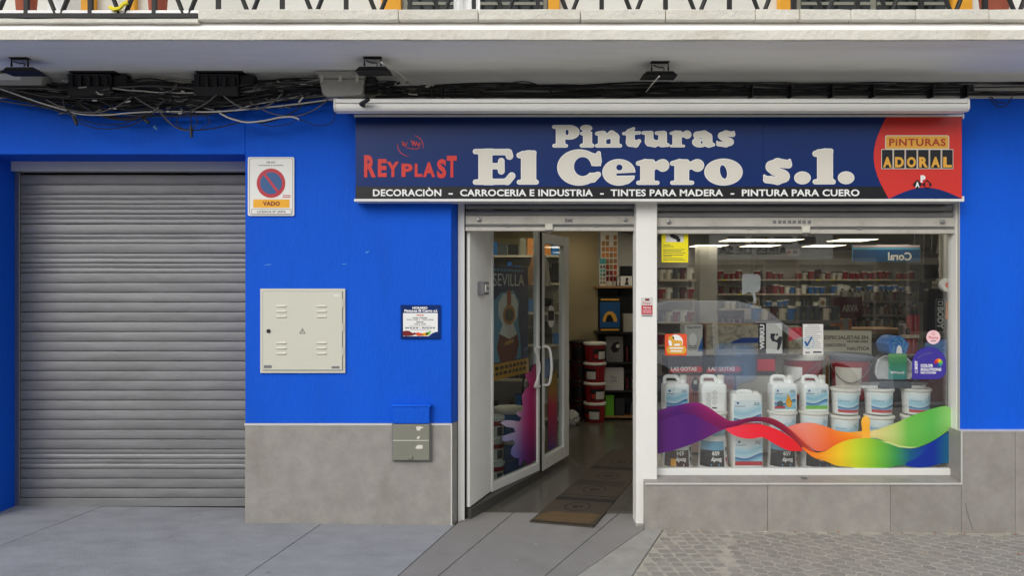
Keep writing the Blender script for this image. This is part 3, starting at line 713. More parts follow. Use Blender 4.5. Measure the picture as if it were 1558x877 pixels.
arc = [(1348-21*math.sin(math.pi*min(1,(k/16)*1.0))+4*(k/16), 178.2+124.4*k/16) for k in range(17)]
sheet('red_field', arc+[(1463,302.6),(1463,178.2)], lay_at(2), 'red_print', sg)
hill = [(1352,302.6)]+[(1352+111*k/14, 302.6-17*math.sin(math.pi*k/14)) for k in range(1,14)]+[(1463,302.6)]
sheet('navy_hill', hill, lay_at(3), 'navy_print', sg)
def word(items):
    for ch, x0, y0, x1, y1 in items:
        glyph(ch, (x0,y0,x1,y1), lay_at(2.2), 'white_print', sg, level=3.2)
        glyph(ch, (x0,y0,x1,y1), lay_at(3.2), 'cream_print', sg, level=-2.0)
word([('E',719,227,785,281),('l',786,229,820,280.6),('C',848.3,227.7,914.6,282),('e',917,242.6,966,282),('r',967.4,242.4,1018,281),('r',1019.2,242.4,1071,281),
      ('o',1072,242,1129.2,281.8),('s',1160.8,241,1204,281),('.',1208.6,261.6,1232.7,280.2),('l',1236,226.2,1271.5,280.2),('.',1275,261.4,1299,280)])
word([('P',840.3,190.5,881.2,224.2),('i',882.8,190.5,903.6,224.2),('n',905.6,199,945.9,224.2),('t',946,193.3,975.2,224.2),('u',976.3,199,1018,224),
      ('r',1018.6,198.8,1051.8,224),('a',1053.2,198.8,1087.3,224),('s',1089.6,198.6,1118,224)])
for s, a, b in (('DECORACIÒN',567.5,671.5),('-',682.5,689),('CARROCERIA E INDUSTRIA',700,902),('-',913,918.5),('TINTES PARA MADERA',929,1100),('-',1111.5,1117),('PINTURA PARA CUERO',1128.5,1307.5)):
    if s == '-': sheet('dash', rect(a,294,b,296.2), lay_at(2), 'white_print', sg)
    else: text('lettering', s, (a,285.5 if 'Ò' in s else 288.2,b,298.8), lay_at(2), 'white_print', sg, bold=.028, spacing=1.04)
# curved red word at the left, letters taller at both ends
XR = [(554,572,236,270),(575,588.5,242,269.5),(588.5,607,246,269.5),(611,628,249,269.3),(631,642.5,249,269.3),(643.5,662,247,269.5),(665,679,242,271.5),(680,695,237,270)]
for ch, (x0,x1,y0,y1) in zip('REYPLAST', XR): text('red_letter', ch, (x0,y0,x1,y1), lay_at(2), 'red_print', sg, bold=.045)
def stroke(pts, w, m, k, par=None, mapper=None):
    mp = mapper or lay_at(k); L = []; Rr = []
    for i, p in enumerate(pts):
        a = pts[max(0,i-1)]; b = pts[min(len(pts)-1,i+1)]; dx, dy = b[0]-a[0], b[1]-a[1]; q = math.hypot(dx,dy) or 1
        ww = w*(.35+.65*math.sin(math.pi*(i+.3)/(len(pts)-.4)))
        L.append((p[0]-dy/q*ww/2, p[1]+dx/q*ww/2)); Rr.append((p[0]+dy/q*ww/2, p[1]-dx/q*ww/2))
    return sheet('drawn_line', L+Rr[::-1], mp, m, par or sg)
stroke(ell(624,221,19,17,14,95,190), 1.0, 'red_print', 2)
stroke(ell(624,222,20,17,12,-70,15), 1.0, 'red_print', 2)
def zigzag(pts, w, m, k):
    mp = lay_at(k); mb = MB()
    for a, b in zip(pts[:-1], pts[1:]):
        dx, dy = b[0]-a[0], b[1]-a[1]; q = math.hypot(dx,dy) or 1; ox, oy = -dy/q*w/2, dx/q*w/2
        mb.add([mp(a[0]+ox,a[1]+oy),mp(b[0]+ox,b[1]+oy),mp(b[0]-ox,b[1]-oy),mp(a[0]-ox,a[1]-oy)], [(0,1,2,3)])
    part('drawn_line', mb, m, sg)
zigzag([(611,217),(614,215.5),(612.5,223),(615.5,217.5),(617,224),(619.5,216)], 1.0, 'red_print', 2)
zigzag([(625,213),(627.5,217),(628.5,223),(629.5,213.5),(632.5,223),(633.5,215),(636.5,223),(638.5,216.5),(640,220)], 1.1, 'red_print', 2)
zigzag([(619,225),(626,226.3),(634,227),(638,225),(639,221)], .9, 'red_print', 2)
# right emblem
sheet('gold_plate_edge', rect(1346,206,1443.5,227.5,3), lay_at(4), 'cream_print', sg); sheet('gold_plate', rect(1347.2,207.2,1442.3,226.3,2.5), lay_at(5), 'gold_print', sg)
text('lettering', 'PiNTURAS', (1352,211,1438,222.5), lay_at(6), 'brown_red', sg, bold=.03, spacing=1.12)
for k, ch in enumerate('ADORAL'):
    a = 1340.2+18.3*k
    sheet('letter_tile_edge', rect(a,227.2,a+17.9,257.4), lay_at(4.5), 'cream_print', sg); sheet('letter_tile', rect(a+.9,228.2,a+17,256.4), lay_at(5.5), 'black_print', sg)
    text('lettering', ch, (a+2.3,239,a+15.8,255), lay_at(6.5), 'gold_print', sg, bold=.05)
for cx, m, ch, c2 in ((1395,'black_print','A','white_print'),(1410,'black_print','a','red_print')):
    sheet('diamond', [(cx-7.5,281),(cx,273.5),(cx+7.5,281),(cx,288.5)], lay_at(5), m, sg); text('lettering', ch, (cx-3.5,277,cx+3.2,285.5), lay_at(6.5), c2, sg, bold=.05)
text('lettering', 'P', (1399.5,267,1407,278), lay_at(7), 'white_print', sg, bold=.07)

# ---------------------------------------------------------------- cables, boxes and lamps under the slab
def wander(pts, n=26, amp=.004, seed=0):
    rnd = random.Random(seed); P_ = [Vector(p) for p in pts]; out = []
    for i in range(n+1):
        u = i/n*(len(P_)-1); k = min(int(u), len(P_)-2); f = u-k
        p0 = P_[max(k-1,0)]; p1 = P_[k]; p2 = P_[k+1]; p3 = P_[min(k+2,len(P_)-1)]
        p = .5*((2*p1)+(-p0+p2)*f+(2*p0-5*p1+4*p2-p3)*f*f+(-p0+3*p1-3*p2+p3)*f**3)
        out.append(p+Vector((0, rnd.uniform(-amp,amp), rnd.uniform(-amp,amp))))
    return out
def C3(px, py, Y): return (X(px,Y), Y, Z(py,Y))
cb = thing('cable_bundle', 'tangled black and grey cables sagging under the balcony over the garage', 'cables', (X(260),-.06,Z(150)))
rc = random.Random(11); NL = 84
for k in range(NL):
    Y = rc.uniform(-.13,-.015); top_ = rc.uniform(0,1)
    a = rc.choice([-60,-60,-60,95,180]); b = rc.choice([300,420,500,500,545,600])
    y0 = rc.uniform(122,140); sag = rc.uniform(4,50)*top_
    pts = []
    m = 6
    for i in range(m+1):
        u = i/m; px = a+(b-a)*u
        node = min(abs(px-135), abs(px-330))          # pulled together at the two terminal boxes
        yy = y0+sag*math.sin(math.pi*u)+rc.uniform(-5,5)+(6 if node < 40 else 0)+(8*u if b < 480 else 0)
        pts.append(C3(px, min(yy,192), Y+rc.uniform(-.012,.012)))
    mm = rc.choices(['cable_black','cable_grey','cable_white'], [.76,.16,.08])[0]
    part('cable', MB().tube(wander(pts, 30, .003, k), rc.uniform(.003,.0075), 5), mm, cb)
# particular cables the eye picks out
def cable(pts, r, m, par=None, Y=-.13): return part('cable', MB().tube(wander([C3(p[0],p[1],p[2] if len(p) > 2 else Y) for p in pts], 36, .0006, 3), r, 6), m, par or cb)
cable([(-20,128),(20,142),(60,156),(100,168),(125,174),(165,175),(195,172),(235,170),(270,170),(330,170),(400,164),(470,156),(512,150)], .0048, 'cable_white')
cable([(334,172),(350,180),(375,186),(400,184),(425,179),(445,178),(455,182)], .0055, 'cable_white', Y=-.14)
cable([(113,178),(125,188),(145,195),(170,196),(200,190),(235,172)], .0035, 'cable_black', Y=-.14)
cable([(118,180),(140,187),(165,190),(190,187),(230,172)], .003, 'cable_black', Y=-.15)
cable([(242,170),(252,182),(268,193),(290,198),(320,196),(345,191),(365,186)], .0042, 'cable_black', Y=-.14)
cable([(245,172),(262,190),(275,197),(290,199)], .003, 'cable_grey', Y=-.15)
cable([(268,187),(272,176),(285,173),(298,178),(300,188),(292,196),(278,196),(268,187)], .003, 'cable_black', Y=-.15)
cable([(300,174),(315,178),(318,188),(305,196)], .0028, 'cable_black', Y=-.145)
cable([(392,186),(405,191),(420,192),(440,188),(455,182),(478,190),(498,190),(508,182),(509,165),(506,154)], .0028, 'cable_black', Y=-.14)
for a0, a1, dp in ((40,130,14),(70,200,20),(150,260,16),(205,330,24),(340,430,20),(380,500,22),(310,470,30),(120,250,26)):
    yb0 = 150+rc.uniform(-4,8); cable([(a0,yb0),(a0+(a1-a0)*.25,yb0+dp*.75),(a0+(a1-a0)*.55,yb0+dp),(a0+(a1-a0)*.8,yb0+dp*.6),(a1,yb0-4)], rc.uniform(.003,.006), rc.choice(['cable_black','cable_black','cable_grey']), Y=-.12-rc.uniform(0,.03))
cable([(290,160),(290,175),(291,190),(291,202)], .0035, 'cable_black', Y=-.15); part('cable_end', MB().tube([C3(290.5,192,-.15),C3(291.5,209,-.15)], .010, 8), 'cable_black', cb)
cable([(96,150),(98,160),(104,170),(112,178)], .006, 'cable_black', Y=-.14); part('cable_end', MB().tube([C3(111,176,-.14),C3(117,190,-.14)], .011, 8), 'cable_black', cb)
part('cable_end', MB().tube([C3(217,180,-.13),C3(227,187,-.13)], .010, 8), 'cable_black', cb)
for pts in (((185,122),(205,120),(235,121),(262,119),(292,124)),((390,128),(415,121),(440,117),(485,123)),((200,127),(230,125),(260,124),(292,127))): cable(pts, .010, 'cable_white', Y=-.04)
for k in range(52):                                          # tape wraps and pale clips
    px = rc.choice([rc.uniform(70,260), rc.uniform(230,300), rc.uniform(370,480)]); py = rc.uniform(130,174) if px < 380 else rc.uniform(122,164); a = rc.uniform(-.9,.9)*(1 if rc.random() < .5 else .25); l_ = rc.uniform(3,13)
    part('cable_wrap', MB().tube([C3(px,py,-.145), C3(px+l_*math.cos(a), py+l_*math.sin(a), -.145)], rc.uniform(.003,.0065), 6), rc.choice(['cable_white','cable_grey','cable_grey']), cb)

cr_ = thing('cable_run', 'straight bundle of black cables along the wall above the awning box', 'cables', (X(1060),-.05,Z(140)))
for k in range(20):
    Y = rc.uniform(-.07,-.012); y0 = rc.uniform(128,147) if k > 4 else rc.uniform(143,147); a = rc.uniform(565,600) if k % 3 else rc.uniform(600,1000); b = 1640 if k % 4 else rc.uniform(1100,1500)
    pts = [C3(a+(b-a)*i/9, y0+rc.uniform(-3,3)-(3 if a+(b-a)*i/9 > 1000 else 0), Y) for i in range(10)]
    part('cable', MB().tube(wander(pts, 40, .0015, 90+k), rc.uniform(.003,.0065), 5), rc.choice(['cable_black']*6+['cable_grey']), cr_)
for pts in (((730,140),(760,132),(790,124),(815,128),(840,140)),((1030,133),(1070,140),(1110,134),(1170,128)),((650,143),(690,131),(720,138)),((1400,140),(1440,128),(1500,126),(1600,124)),
            ((1505,147),(1515,160),(1530,161),(1540,147)),((1508,147),(1518,156),(1530,156)),((560,120),(580,136),(610,140),(640,132),(670,140))):
    part('cable', MB().tube(wander([C3(p[0],p[1],-.075) for p in pts], 24, .0004, 5), .0038, 6), 'cable_black', cr_)
for px in (657,672,690,725,1145,1205,1267,1330,1420,1472): part('cable_clip', MB().box(X(px,-.08)-.004,X(px,-.08)+.004,-.085,-.004,Z(147,-.08),Z(128,-.08)), 'cable_black', cr_)
for k in range(8): px = rc.uniform(585,660); py = rc.uniform(124,145); part('cable_wrap', MB().tube([C3(px,py,-.09),C3(px+rc.uniform(4,14),py+rc.uniform(-3,3),-.09)], rc.uniform(.004,.008), 6), rc.choice(['cable_white','cable_grey','cable_black']), cr_)
part('conduit', MB().box(X(1480,-.03),X(1700,-.03),-.045,-.008,Z(139,-.03),Z(130,-.03)), 'grey_plastic', cr_)

def terminal(px0, px1, py0, py1, label):
    Y = -.14; x0, x1 = X(px0,Y), X(px1,Y); z0, z1 = Z(py1,Y), Z(py0,Y); h = z1-z0
    t = thing('terminal_box', label, 'junction box', ((x0+x1)/2,-.07,z0), 'black cable terminal boxes')
    part('housing', MB().xprof([(-.005,z0),(Y+.01,z0),(Y-.005,z0+h*.3),(Y-.005,z0+h*.42),(Y+.008,z0+h*.45),(Y+.008,z0+h*.82),(Y-.004,z0+h*.86),(Y-.004,z1-.01),(Y+.03,z1),(-.005,z1)], x0, x1), 'black_plastic', t, bevel=.004)
    for k in range(5):
        xx = x0+(x1-x0)*(.08+.2*k)
        part('clip', MB().box(xx-.004,xx+.018,Y-.012,Y+.01,z0+h*.40,z0+h*.88), 'black_plastic', t, bevel=.003)
    part('lid_ridge', MB().box(x0+.01,x1+.03,Y-.002,-.01,z1,z1+.012), 'black_plastic', t, bevel=.004)
    part('side_cover', MB().xprof([(-.005,z0+h*.3),(Y+.03,z0+h*.4),(Y+.03,z1-.005),(-.005,z1+.005)], x1, x1+.09), 'black_plastic', t, bevel=.006)
    part('cable_entry', MB().tube([(x0-.06,-.07,z0+h*.45),(x0+.02,-.07,z0+h*.5)], .03, 10), 'black_plastic', t)
terminal(102, 168, 110, 146, 'black finned terminal box in the cables, left of the pair')
terminal(294, 362, 110, 146, 'black finned terminal box in the cables, right of the pair')
Yj = -.15
jb = thing('junction_box', 'grey plastic junction box hanging at the left end of the awning box', 'junction box', (X(520,Yj),-.08,Z(147,Yj)))
x0, x1, z0, z1 = X(483,Yj), X(553,Yj), Z(147,Yj), Z(108,Yj)
part('body', MB().yprof([(x0+.03,z0+.02),(x0+.06,z0),(x1-.02,z0+.006),(x1-.006,z0+.03),(x1,z1-.05),(x0+.012,z1-.05)], Yj, -.006), 'grey_plastic', jb, bevel=.006)
part('lid', MB().yprof([(x0+.006,z1-.048),(x1+.004,z1-.048),(x1+.004,z1),(x0-.012,z1),(x0-.012,z1-.02),(x0+.006,z1-.022)], Yj-.006, -.006), 'grey_plastic', jb, bevel=.004)
for xx in (x0+.02, (x0+x1)/2-.01, x1-.05): part('latch', MB().box(xx,xx+.022,Yj-.014,Yj-.004,z1-.075,z1-.03), 'box_cream', jb, bevel=.002)
part('side_block', MB().box(x1+.002,x1+.07,-.10,-.01,z0+.05,z1-.02), 'black_plastic', jb, bevel=.006)
lb = thing('junction_box', 'pale grey flat box among the cables at the left picture edge', 'junction box', (X(20,Yj),-.08,Z(129,Yj)))
part('body', MB().box(X(-40,Yj),X(62,Yj),Yj,-.006,Z(128.5,Yj),Z(111,Yj)), 'grey_plastic', lb, bevel=.006)
part('lid', MB().box(X(-40,Yj),X(32,Yj),Yj-.006,Yj-.001,Z(122,Yj),Z(112,Yj)), 'white_paint', lb, bevel=.003)
def flood(px, ybr, label, wire=None):
    dd = (WT-1.6)*F/(438.5-ybr); Y = dd-5; k = dd/F; x = (px-779)*k
    t = thing('floodlight', label, 'floodlight', (x,Y,WT), 'floodlights under the balcony')
    hw = 12.5*k; zb = 1.6+(438.5-ybr-15.5)*k
    part('bracket', MB().tube([(x-hw,Y,zb+.01),(x-hw,Y,WT-.005),(x+hw,Y,WT-.005),(x+hw,Y,zb+.01)], .0065, 6), 'black_metal', t)
    part('ceiling_plate', MB().box(x-hw-.005,x+hw+.005,Y-.02,Y+.02,WT-.006,WT+.002), 'black_metal', t)
    w = 25*k
    part('housing', MB().yprof([(x-w,zb-.016),(x+w,zb-.016),(x+w*.86,zb-.002),(x+w*.78,zb+.004),(x-w*.78,zb+.004),(x-w*.86,zb-.002)], Y-.012, Y+.10), 'black_metal', t, bevel=.004)
    part('front_glass', MB().box(x-w*1.06,x+w*1.06,Y-.016,Y+.104,zb-.023,zb-.017), 'black_metal', t, bevel=.002)
    for q in range(5): part('fin', MB().box(x-w*.7+q*w*.33,x-w*.7+q*w*.33+.005,Y+.02,Y+.09,zb+.004,zb+.012), 'black_metal', t)
    part('power_lead', MB().tube(wander([(x-hw*.8,Y,WT-.02),(x-hw*.2,Y+.01,WT-.03),(x+hw*.5,Y+.01,zb+.03),(x+hw*.5,Y,zb+.01)], 12, 0), .0035, 6), 'cable_black', t)
    if wire: part('power_lead', MB().tube(wander(wire, 14, 0), .0045, 6), 'cable_white', t)
flood(567, 87, 'black floodlight under the balcony above the grey junction box', [C3(580,95,-.7),C3(602,107,-.45),C3(625,128,-.1)])
flood(1004, 94, 'black floodlight under the balcony above the middle of the shop sign', [C3(1003,116,-.6),C3(992,128,-.3),C3(983,140,-.1)])
flood(30, 88, 'black floodlight under the balcony at the left picture edge', None)

# ---------------------------------------------------------------- signs and boxes on the blue pier
def board(name, label, cat, box, Y, th, m, r=0.0, edge=None):
    x0, y0, x1, y1 = box
    t = thing(name, label, cat, (X((x0+x1)/2,Y),Y,Z(y1,Y)))
    mb = MB(); lp = rect(x0,y0,x1,y1,r); n = len(lp)
    mb.add([(X(p[0],Y),Y,Z(p[1],Y)) for p in lp]+[(X(p[0],Y),Y+th,Z(p[1],Y)) for p in lp], [tuple(range(n)),tuple(range(n,2*n))]+[(i,(i+1)%n,n+(i+1)%n,n+i) for i in range(n)])
    part('board', mb, m, t)
    return t, (lambda k: (lambda px, py: (X(px,Y), Y-.0009*k, Z(py,Y))))
t, mp = board('parking_sign', 'white no parking plate with red ring and yellow word bar beside the shutter', 'sign', (377,239,447.5,328.5), -.012, .012, 'white_paint', 2.5)
sheet('border', [rect(379.5,240.8,445.5,327,2.2), rect(380.1,241.4,444.9,326.4,2)], mp(1), 'grey_print', t)
sheet('ring', ell(412.4,278.8,21.8,22.4,40), mp(1), 'crimson_print', t)
sheet('blue_disc', ell(412.4,278.8,16.6,16.8,36), mp(2), 'blue_print', t)
sheet('red_bar', [(400.2,265.2),(403,262.6),(425.6,292.2),(422.6,294.6)], mp(3), 'crimson_print', t)
text('lettering', 'NE DO', (406,245.5,419,248.6), mp(1), 'grey_print', t, bold=.02); text('lettering', 'Ayuntamiento de Sevilla', (393,250.4,431,253), mp(1), 'grey_print', t, bold=.02)
sheet('yellow_bar', rect(385.3,303.5,440.5,316.2,1), mp(1), 'amber', t); text('lettering', 'VADO', (400,306.6,426,313.2), mp(2), 'darkred_print', t, bold=.035, spacing=1.05)
sheet('border', [rect(382.3,318.2,443.5,326,1.2), rect(382.9,318.8,442.9,325.4,1)], mp(1.4), 'grey_print', t); text('lettering', 'LICENCIA Nº 69476', (391.5,320.4,434.5,324), mp(1), 'text_grey', t, bold=.02, spacing=1.15)
for q in range(2): sheet('small_print', rect(430,297+q*2.6,442,298.2+q*2.6), mp(1), 'crimson_print', t)

Ym = -.014
t, mp = board('meter_cabinet', 'cream metal electricity cabinet with louvres set in the blue wall', 'cabinet', (396,439.5,525,568), Ym, .05, 'box_cream')
part('door', MB().box(X(400.5,Ym),X(521,Ym),Ym-.008,Ym-.001,Z(563.5,Ym),Z(444,Ym)), 'box_cream', t, bevel=.002)
part('door_gap', MB().box(X(399.9,Ym),X(521.6,Ym),Ym-.003,Ym-.0005,Z(564.1,Ym),Z(443.4,Ym)), 'grey_print', t)
for cx in (428.7, 489.7):
    for cy_ in (474, 530):
        for q in range(3):
            yy = cy_-8+8*q; hw = 7.8
            mb = MB(); xa, xb_ = X(cx-hw,Ym), X(cx+hw,Ym); zc = Z(yy,Ym)
            part('louvre', mb.xprof([(Ym-.007,zc+.010),(Ym-.015,zc-.003),(Ym-.015,zc-.006),(Ym-.007,zc-.009)], xa, xb_), 'box_cream', t, bevel=.003)
q = MB().lathe([(.013,0),(.013,.006),(.007,.007)], n=16); q.v = [(X(409.3,Ym)+a, Ym-.008-c, Z(504,Ym)+b) for a,b,c in q.v]; part('keyhole', q, 'black_metal', t)
mpd = mp(9.6)
sheet('warning_triangle', [[(456,508),(460.6,499.3),(465.2,508)],[(457.4,507.2),(463.8,507.2),(460.6,501)]], mpd, 'text_grey', t)
stroke([(460.9,502.3),(460,504.4),(461.1,504.3),(460.3,506.6)], .8, 'text_grey', 0, t, mpd)
sheet('maker_plate', rect(402,556,414,560.5), mpd, 'grey_print', t); sheet('maker_plate', rect(505,557.5,517,561), mpd, 'grey_print', t)
sheet('scuff', rect(508,449,516,450.6), mpd, 'white_print', t)
for yy in (462, 498, 535): part('hinge', MB().box(X(521,Ym),X(523,Ym),Ym-.006,Ym+.002,Z(yy+6,Ym),Z(yy-6,Ym)), 'box_cream', t)

Yp = -.012
t, mp = board('opening_hours_plaque', 'small navy plaque with white panel of opening hours on the blue pier', 'plaque', (609.6,464.5,670,515.8), Yp, .012, 'navy_print')
text('lettering', 'HORARIO', (627.5,467,650.5,470.6), mp(1), 'white_print', t, bold=.05); text('lettering', 'Pinturas El Cerro s.l.', (615.2,471.2,666,475.2), mp(1), 'white_print', t, bold=.05)
sheet('white_panel', rect(613.3,476.6,666,512,1.2), mp(1), 'white_print', t)
text('lettering', 'VERANO', (633.5,479,645,481), mp(2), 'red_print', t, bold=.03); text('lettering', 'Lunes a Viernes', (628,482.4,650,484.8), mp(2), 'text_grey', t, bold=.02)
text('lettering', '9:30 a 14:00  y  17:00 a 20:00', (619,485.8,659.5,488.2), mp(2), 'text_grey', t, bold=.02); text('lettering', 'Sábado', (633.5,489,644.5,491.4), mp(2), 'text_grey', t, bold=.02)
text('lettering', '9:30 a 13:30', (630.5,492.4,647.5,494.6), mp(2), 'text_grey', t, bold=.02); text('lettering', '954 42 53 96  -  954 65 96 95', (616.5,498,662,500.6), mp(2), 'text_grey', t, bold=.04)
sheet('rule', rect(623,496,656,496.3), mp(2), 'grey_print', t); sheet('rule', rect(625,502.2,654,502.6), mp(2), 'grey_print', t)
for m, pts in (('darkred_print',[(613.3,504.5),(618,503.4),(623,504),(628,507.5),(631,506),(634,508.5),(627,511),(617,511.8),(613.3,511)]),('orange_print',[(630,508),(636,506),(641,507.5),(646,511),(636,511.6)]),
               ('amber',[(640,508),(647,506.2),(652,507),(650,511),(644,511)]),('lime_print',[(648,507),(654,504),(656,503.6),(655,507),(652,510),(648,510.4)]),('navy_print',[(652,511.8),(658,507.5),(664,505),(666,505.4),(666,512)])):
    sheet('wave', pts, mp(2.5), m, t)

Yg = -.045
gb = thing('gas_cabinet', 'gas meter cabinet, top half painted blue and lower half bare grey green', 'cabinet', (X(625,Yg),-.02,Z(703,Yg)))
gx = lambda p: X(p,Yg); gzz = lambda p: Z(p,Yg)
part('painted_door', MB().box(gx(597.5),gx(653.5),Yg,-.0085,gzz(645.5),gzz(620)), 'blue_paint', gb, bevel=.004)
part('hood', MB().xprof([(-.0085,gzz(620)+.001),(Yg-.004,gzz(620)+.001),(Yg+.002,gzz(617)+.004),(-.0085,gzz(616))], gx(595), gx(656)), 'blue_paint', gb, bevel=.003)
dr = part('door', MB().box(gx(597.5),gx(653.5),Yg,-.0085,gzz(701.5),gzz(646.2)), 'gas_box', gb, bevel=.004)
part('crease', MB().box(gx(598.5),gx(652.5),Yg-.0025,Yg,gzz(671.4),gzz(670.3)), 'box_cream', dr)
part('frame', MB().box(gx(595.5),gx(655.5),-.030,-.0088,gzz(703.5),gzz(645)), 'grey_print', gb, bevel=.002)
for pts in ([(633,650),(639,649),(645,651.5),(640,653),(639,656),(634,655.5)],[(633,680),(636,677.5),(643,678),(643,683),(637,684),(632,683)],[(635,665),(639,664),(638,668),(634,669)]):
    sheet('label_scrap', pts, lambda px, py: (X(px,Yg), Yg-.001, Z(py,Yg)), 'cream_print', gb)
part('catch', MB().box(gx(621),gx(628),Yg-.01,Yg,gzz(699),gzz(694.5)), 'gas_box', dr, bevel=.003)

# scuffs and scratches on the painted wall
for pts in ([(400,404),(409,402.4),(414,402),(409,403.4)],[(556,384.5),(561,382),(562,382.4),(557,385.4)],[(520,402),(527,401.2),(527,401.9),(521,402.6)],[(232,193),(236,190),(237,196),(240,192),(238,198)]):
    sheet('scuff_mark', pts, lambda px, py: (X(px), -.0008, Z(py)), 'skyblue_print', bld)

def crack(pts, Y, w, m, par):
    mb = MB()
    for a, b in zip(pts[:-1], pts[1:]): mb.add([(X(a[0]-w,Y),Y,Z(a[1],Y)),(X(a[0]+w,Y),Y,Z(a[1],Y)),(X(b[0]+w,Y),Y,Z(b[1],Y)),(X(b[0]-w,Y),Y,Z(b[1],Y))], [(0,1,2,3)])
    part('crack', mb, m, par)
crack([(1469,766),(1470.5,776),(1472.5,783),(1475,792),(1478,800),(1480.5,808)], -.0612, .35, 'skirting', bld)

# ---------------------------------------------------------------- entrance: side panel, fixed pane, door leaf
A0, A1, B1, C1 = (X(707,.03)+.014,.135), (-.168,.55), (.227,1.23), (.505,1.85)
ent = thing('entrance_glazing', 'white framed glass side of the entrance, angled in from the grey door panel', 'glazing', (0,.8,0))
part('side_panel', MB().seg(A0, A1, .03, .075, 2.45), 'door_panel', ent, bevel=.003)
part('skirting', MB().seg(A0, (B1[0]-.02,B1[1]-.03), .05, -.01, .066, off=.002), 'skirting', ent)
def along(p, q, t): return (p[0]+(q[0]-p[0])*t, p[1]+(q[1]-p[1])*t)
part('bottom_rail', MB().seg(along(A1,B1,.0), along(A1,B1,.968), .045, .068, .135), 'white_frame', ent, bevel=.003)
part('stile', MB().seg(along(A1,B1,-.005), along(A1,B1,.025), .05, .068, 2.3), 'white_frame', ent, bevel=.003)
part('pane', MB().seg(along(A1,B1,.026), along(A1,B1,.925), .006, .136, 2.3), 'door_glass', ent, smooth=False)
part('stile', MB().seg(along(A1,B1,.925), along(A1,B1,.968), .045, .136, 2.3), 'white_frame', ent, bevel=.003)
part('head_rail', MB().seg(A0, C1, .05, 2.30, 2.40), 'white_frame', ent)
dl = thing('glass_door', 'open white framed glass door leaf with curved white pull handles', 'door', (B1[0],B1[1],0))
P0, P1 = along(B1,C1,.015), along(B1,C1,1.0)
part('meeting_stile', MB().seg(P0, along(B1,C1,.10), .05, .05, 2.07), 'white_frame', dl, bevel=.003)
part('rubber_gap', MB().seg(along(A1,B1,.970), along(B1,C1,.013), .05, .05, 2.07), 'dark_gap', dl)
part('hinge_stile', MB().seg(along(B1,C1,.80), P1, .05, .05, 2.07), 'white_frame', dl, bevel=.003)
part('top_rail', MB().seg(along(B1,C1,.10), along(B1,C1,.80), .046, 1.98, 2.07), 'white_frame', dl, bevel=.003)
part('bottom_rail', MB().seg(along(B1,C1,.10), along(B1,C1,.80), .046, .05, .16), 'white_frame', dl, bevel=.003)
part('pane', MB().seg(along(B1,C1,.10), along(B1,C1,.80), .006, .16, 1.98), 'door_glass', dl, smooth=False)
dv = Vector((C1[0]-B1[0],C1[1]-B1[1],0)).normalized(); nv = Vector((dv.y,-dv.x,0))
hz0, hz1 = 1.6-(586-438.5)*6.25/F, 1.6-(528-438.5)*6.25/F; hb = Vector((*along(B1,C1,.055),0))
for s in (1,):
    pts = [hb+nv*.025*s+Vector((0,0,hz1)), hb+nv*.06*s+Vector((0,0,hz1)), hb+nv*.085*s+Vector((0,0,hz1-.03)), hb+nv*.10*s+Vector((0,0,(hz0+hz1)/2)), hb+nv*.085*s+Vector((0,0,hz0+.03)), hb+nv*.06*s+Vector((0,0,hz0)), hb+nv*.025*s+Vector((0,0,hz0))]
    part('pull_handle', MB().tube(wander(pts, 22, 0), .011, 8), 'white_frame', dl)
hA = Vector((*along(A1,B1,.95),0)); dA = Vector((B1[0]-A1[0],B1[1]-A1[1],0)).normalized(); nA = Vector((dA.y,-dA.x,0))
hp = lambda t, nn, z: hA-dA*t+nA*nn+Vector((0,0,z))
part('pull_handle', MB().tube(wander([hp(0,.02,hz1),hp(.03,.04,hz1),hp(.115,.045,hz1-.005),hp(.085,.05,hz1-.06),hp(.055,.055,(hz0+hz1)/2),hp(.085,.05,hz0+.06),hp(.115,.045,hz0+.005),hp(.03,.04,hz0),hp(0,.02,hz0)], 30, 0), .011, 8), 'white_frame', ent)
part('lock_plate', MB().seg(along(B1,C1,.012), along(B1,C1,.10), .056, .30, .42), 'trim_alu', dl, bevel=.002)
def onplane(p0, q0, off=0.0):
    p = Vector((p0[0],p0[1])); dr_ = Vector((q0[0]-p0[0],q0[1]-p0[1])); dr_.normalize(); n_ = Vector((dr_.y,-dr_.x)); p = p+n_*off
    def f(px, py):
        a = (px-779)/F                        # ray: x = a*(5+y)
        # solve p + t*dr on the ray
        t = (a*(5+p.y)-p.x)/(dr_.x-a*dr_.y); y = p.y+t*dr_.y
        return (p.x+t*dr_.x, y, Z(py, y))
    return f
mpA = onplane(A1, B1, .006); mpL = onplane(B1, C1, .006); mpA2 = onplane(A1, B1, .0075)
ramp_mat('splash_print', [(0,(214,220,232)),(.38,(206,196,216)),(.62,(190,90,150)),(.8,(176,22,100)),(1,(140,20,84))], 0, .4, [(0,(200,200,205)),(.2,(255,255,255)),(.6,(240,225,240)),(.88,(150,160,225)),(1,(140,150,215))])
ramp_mat('splash_print_leaf', [(0,(120,110,40)),(.25,(150,110,40)),(.45,(170,40,70)),(.75,(140,30,80)),(1,(70,50,120))], 1, .4)
spl = [(818.5,552),(812,556),(807,566),(798,570),(803,580),(806,588),(800,592),(794,602),(795,615),(796,625),(789,627),(785,629),(789,634),(794,636),(790,642),(778,640),(768,640),(761,644),(770,650),(782,652),(784,658),
       (774,661),(765,664),(764,670),(770,673),(780,670),(784,675),(778,683),(777,692),(783,697),(790,698),(789,706),(791,711),(795,703),(799,700),(802,706),(805,709),(809,704),(818.5,701)]
sd = thing('splash_decal', 'magenta and white paint splash decal on the entrance glass beside the door', 'decal', (.1,1.0,.3))
sheet('print', spl, mpA, 'splash_print', sd)
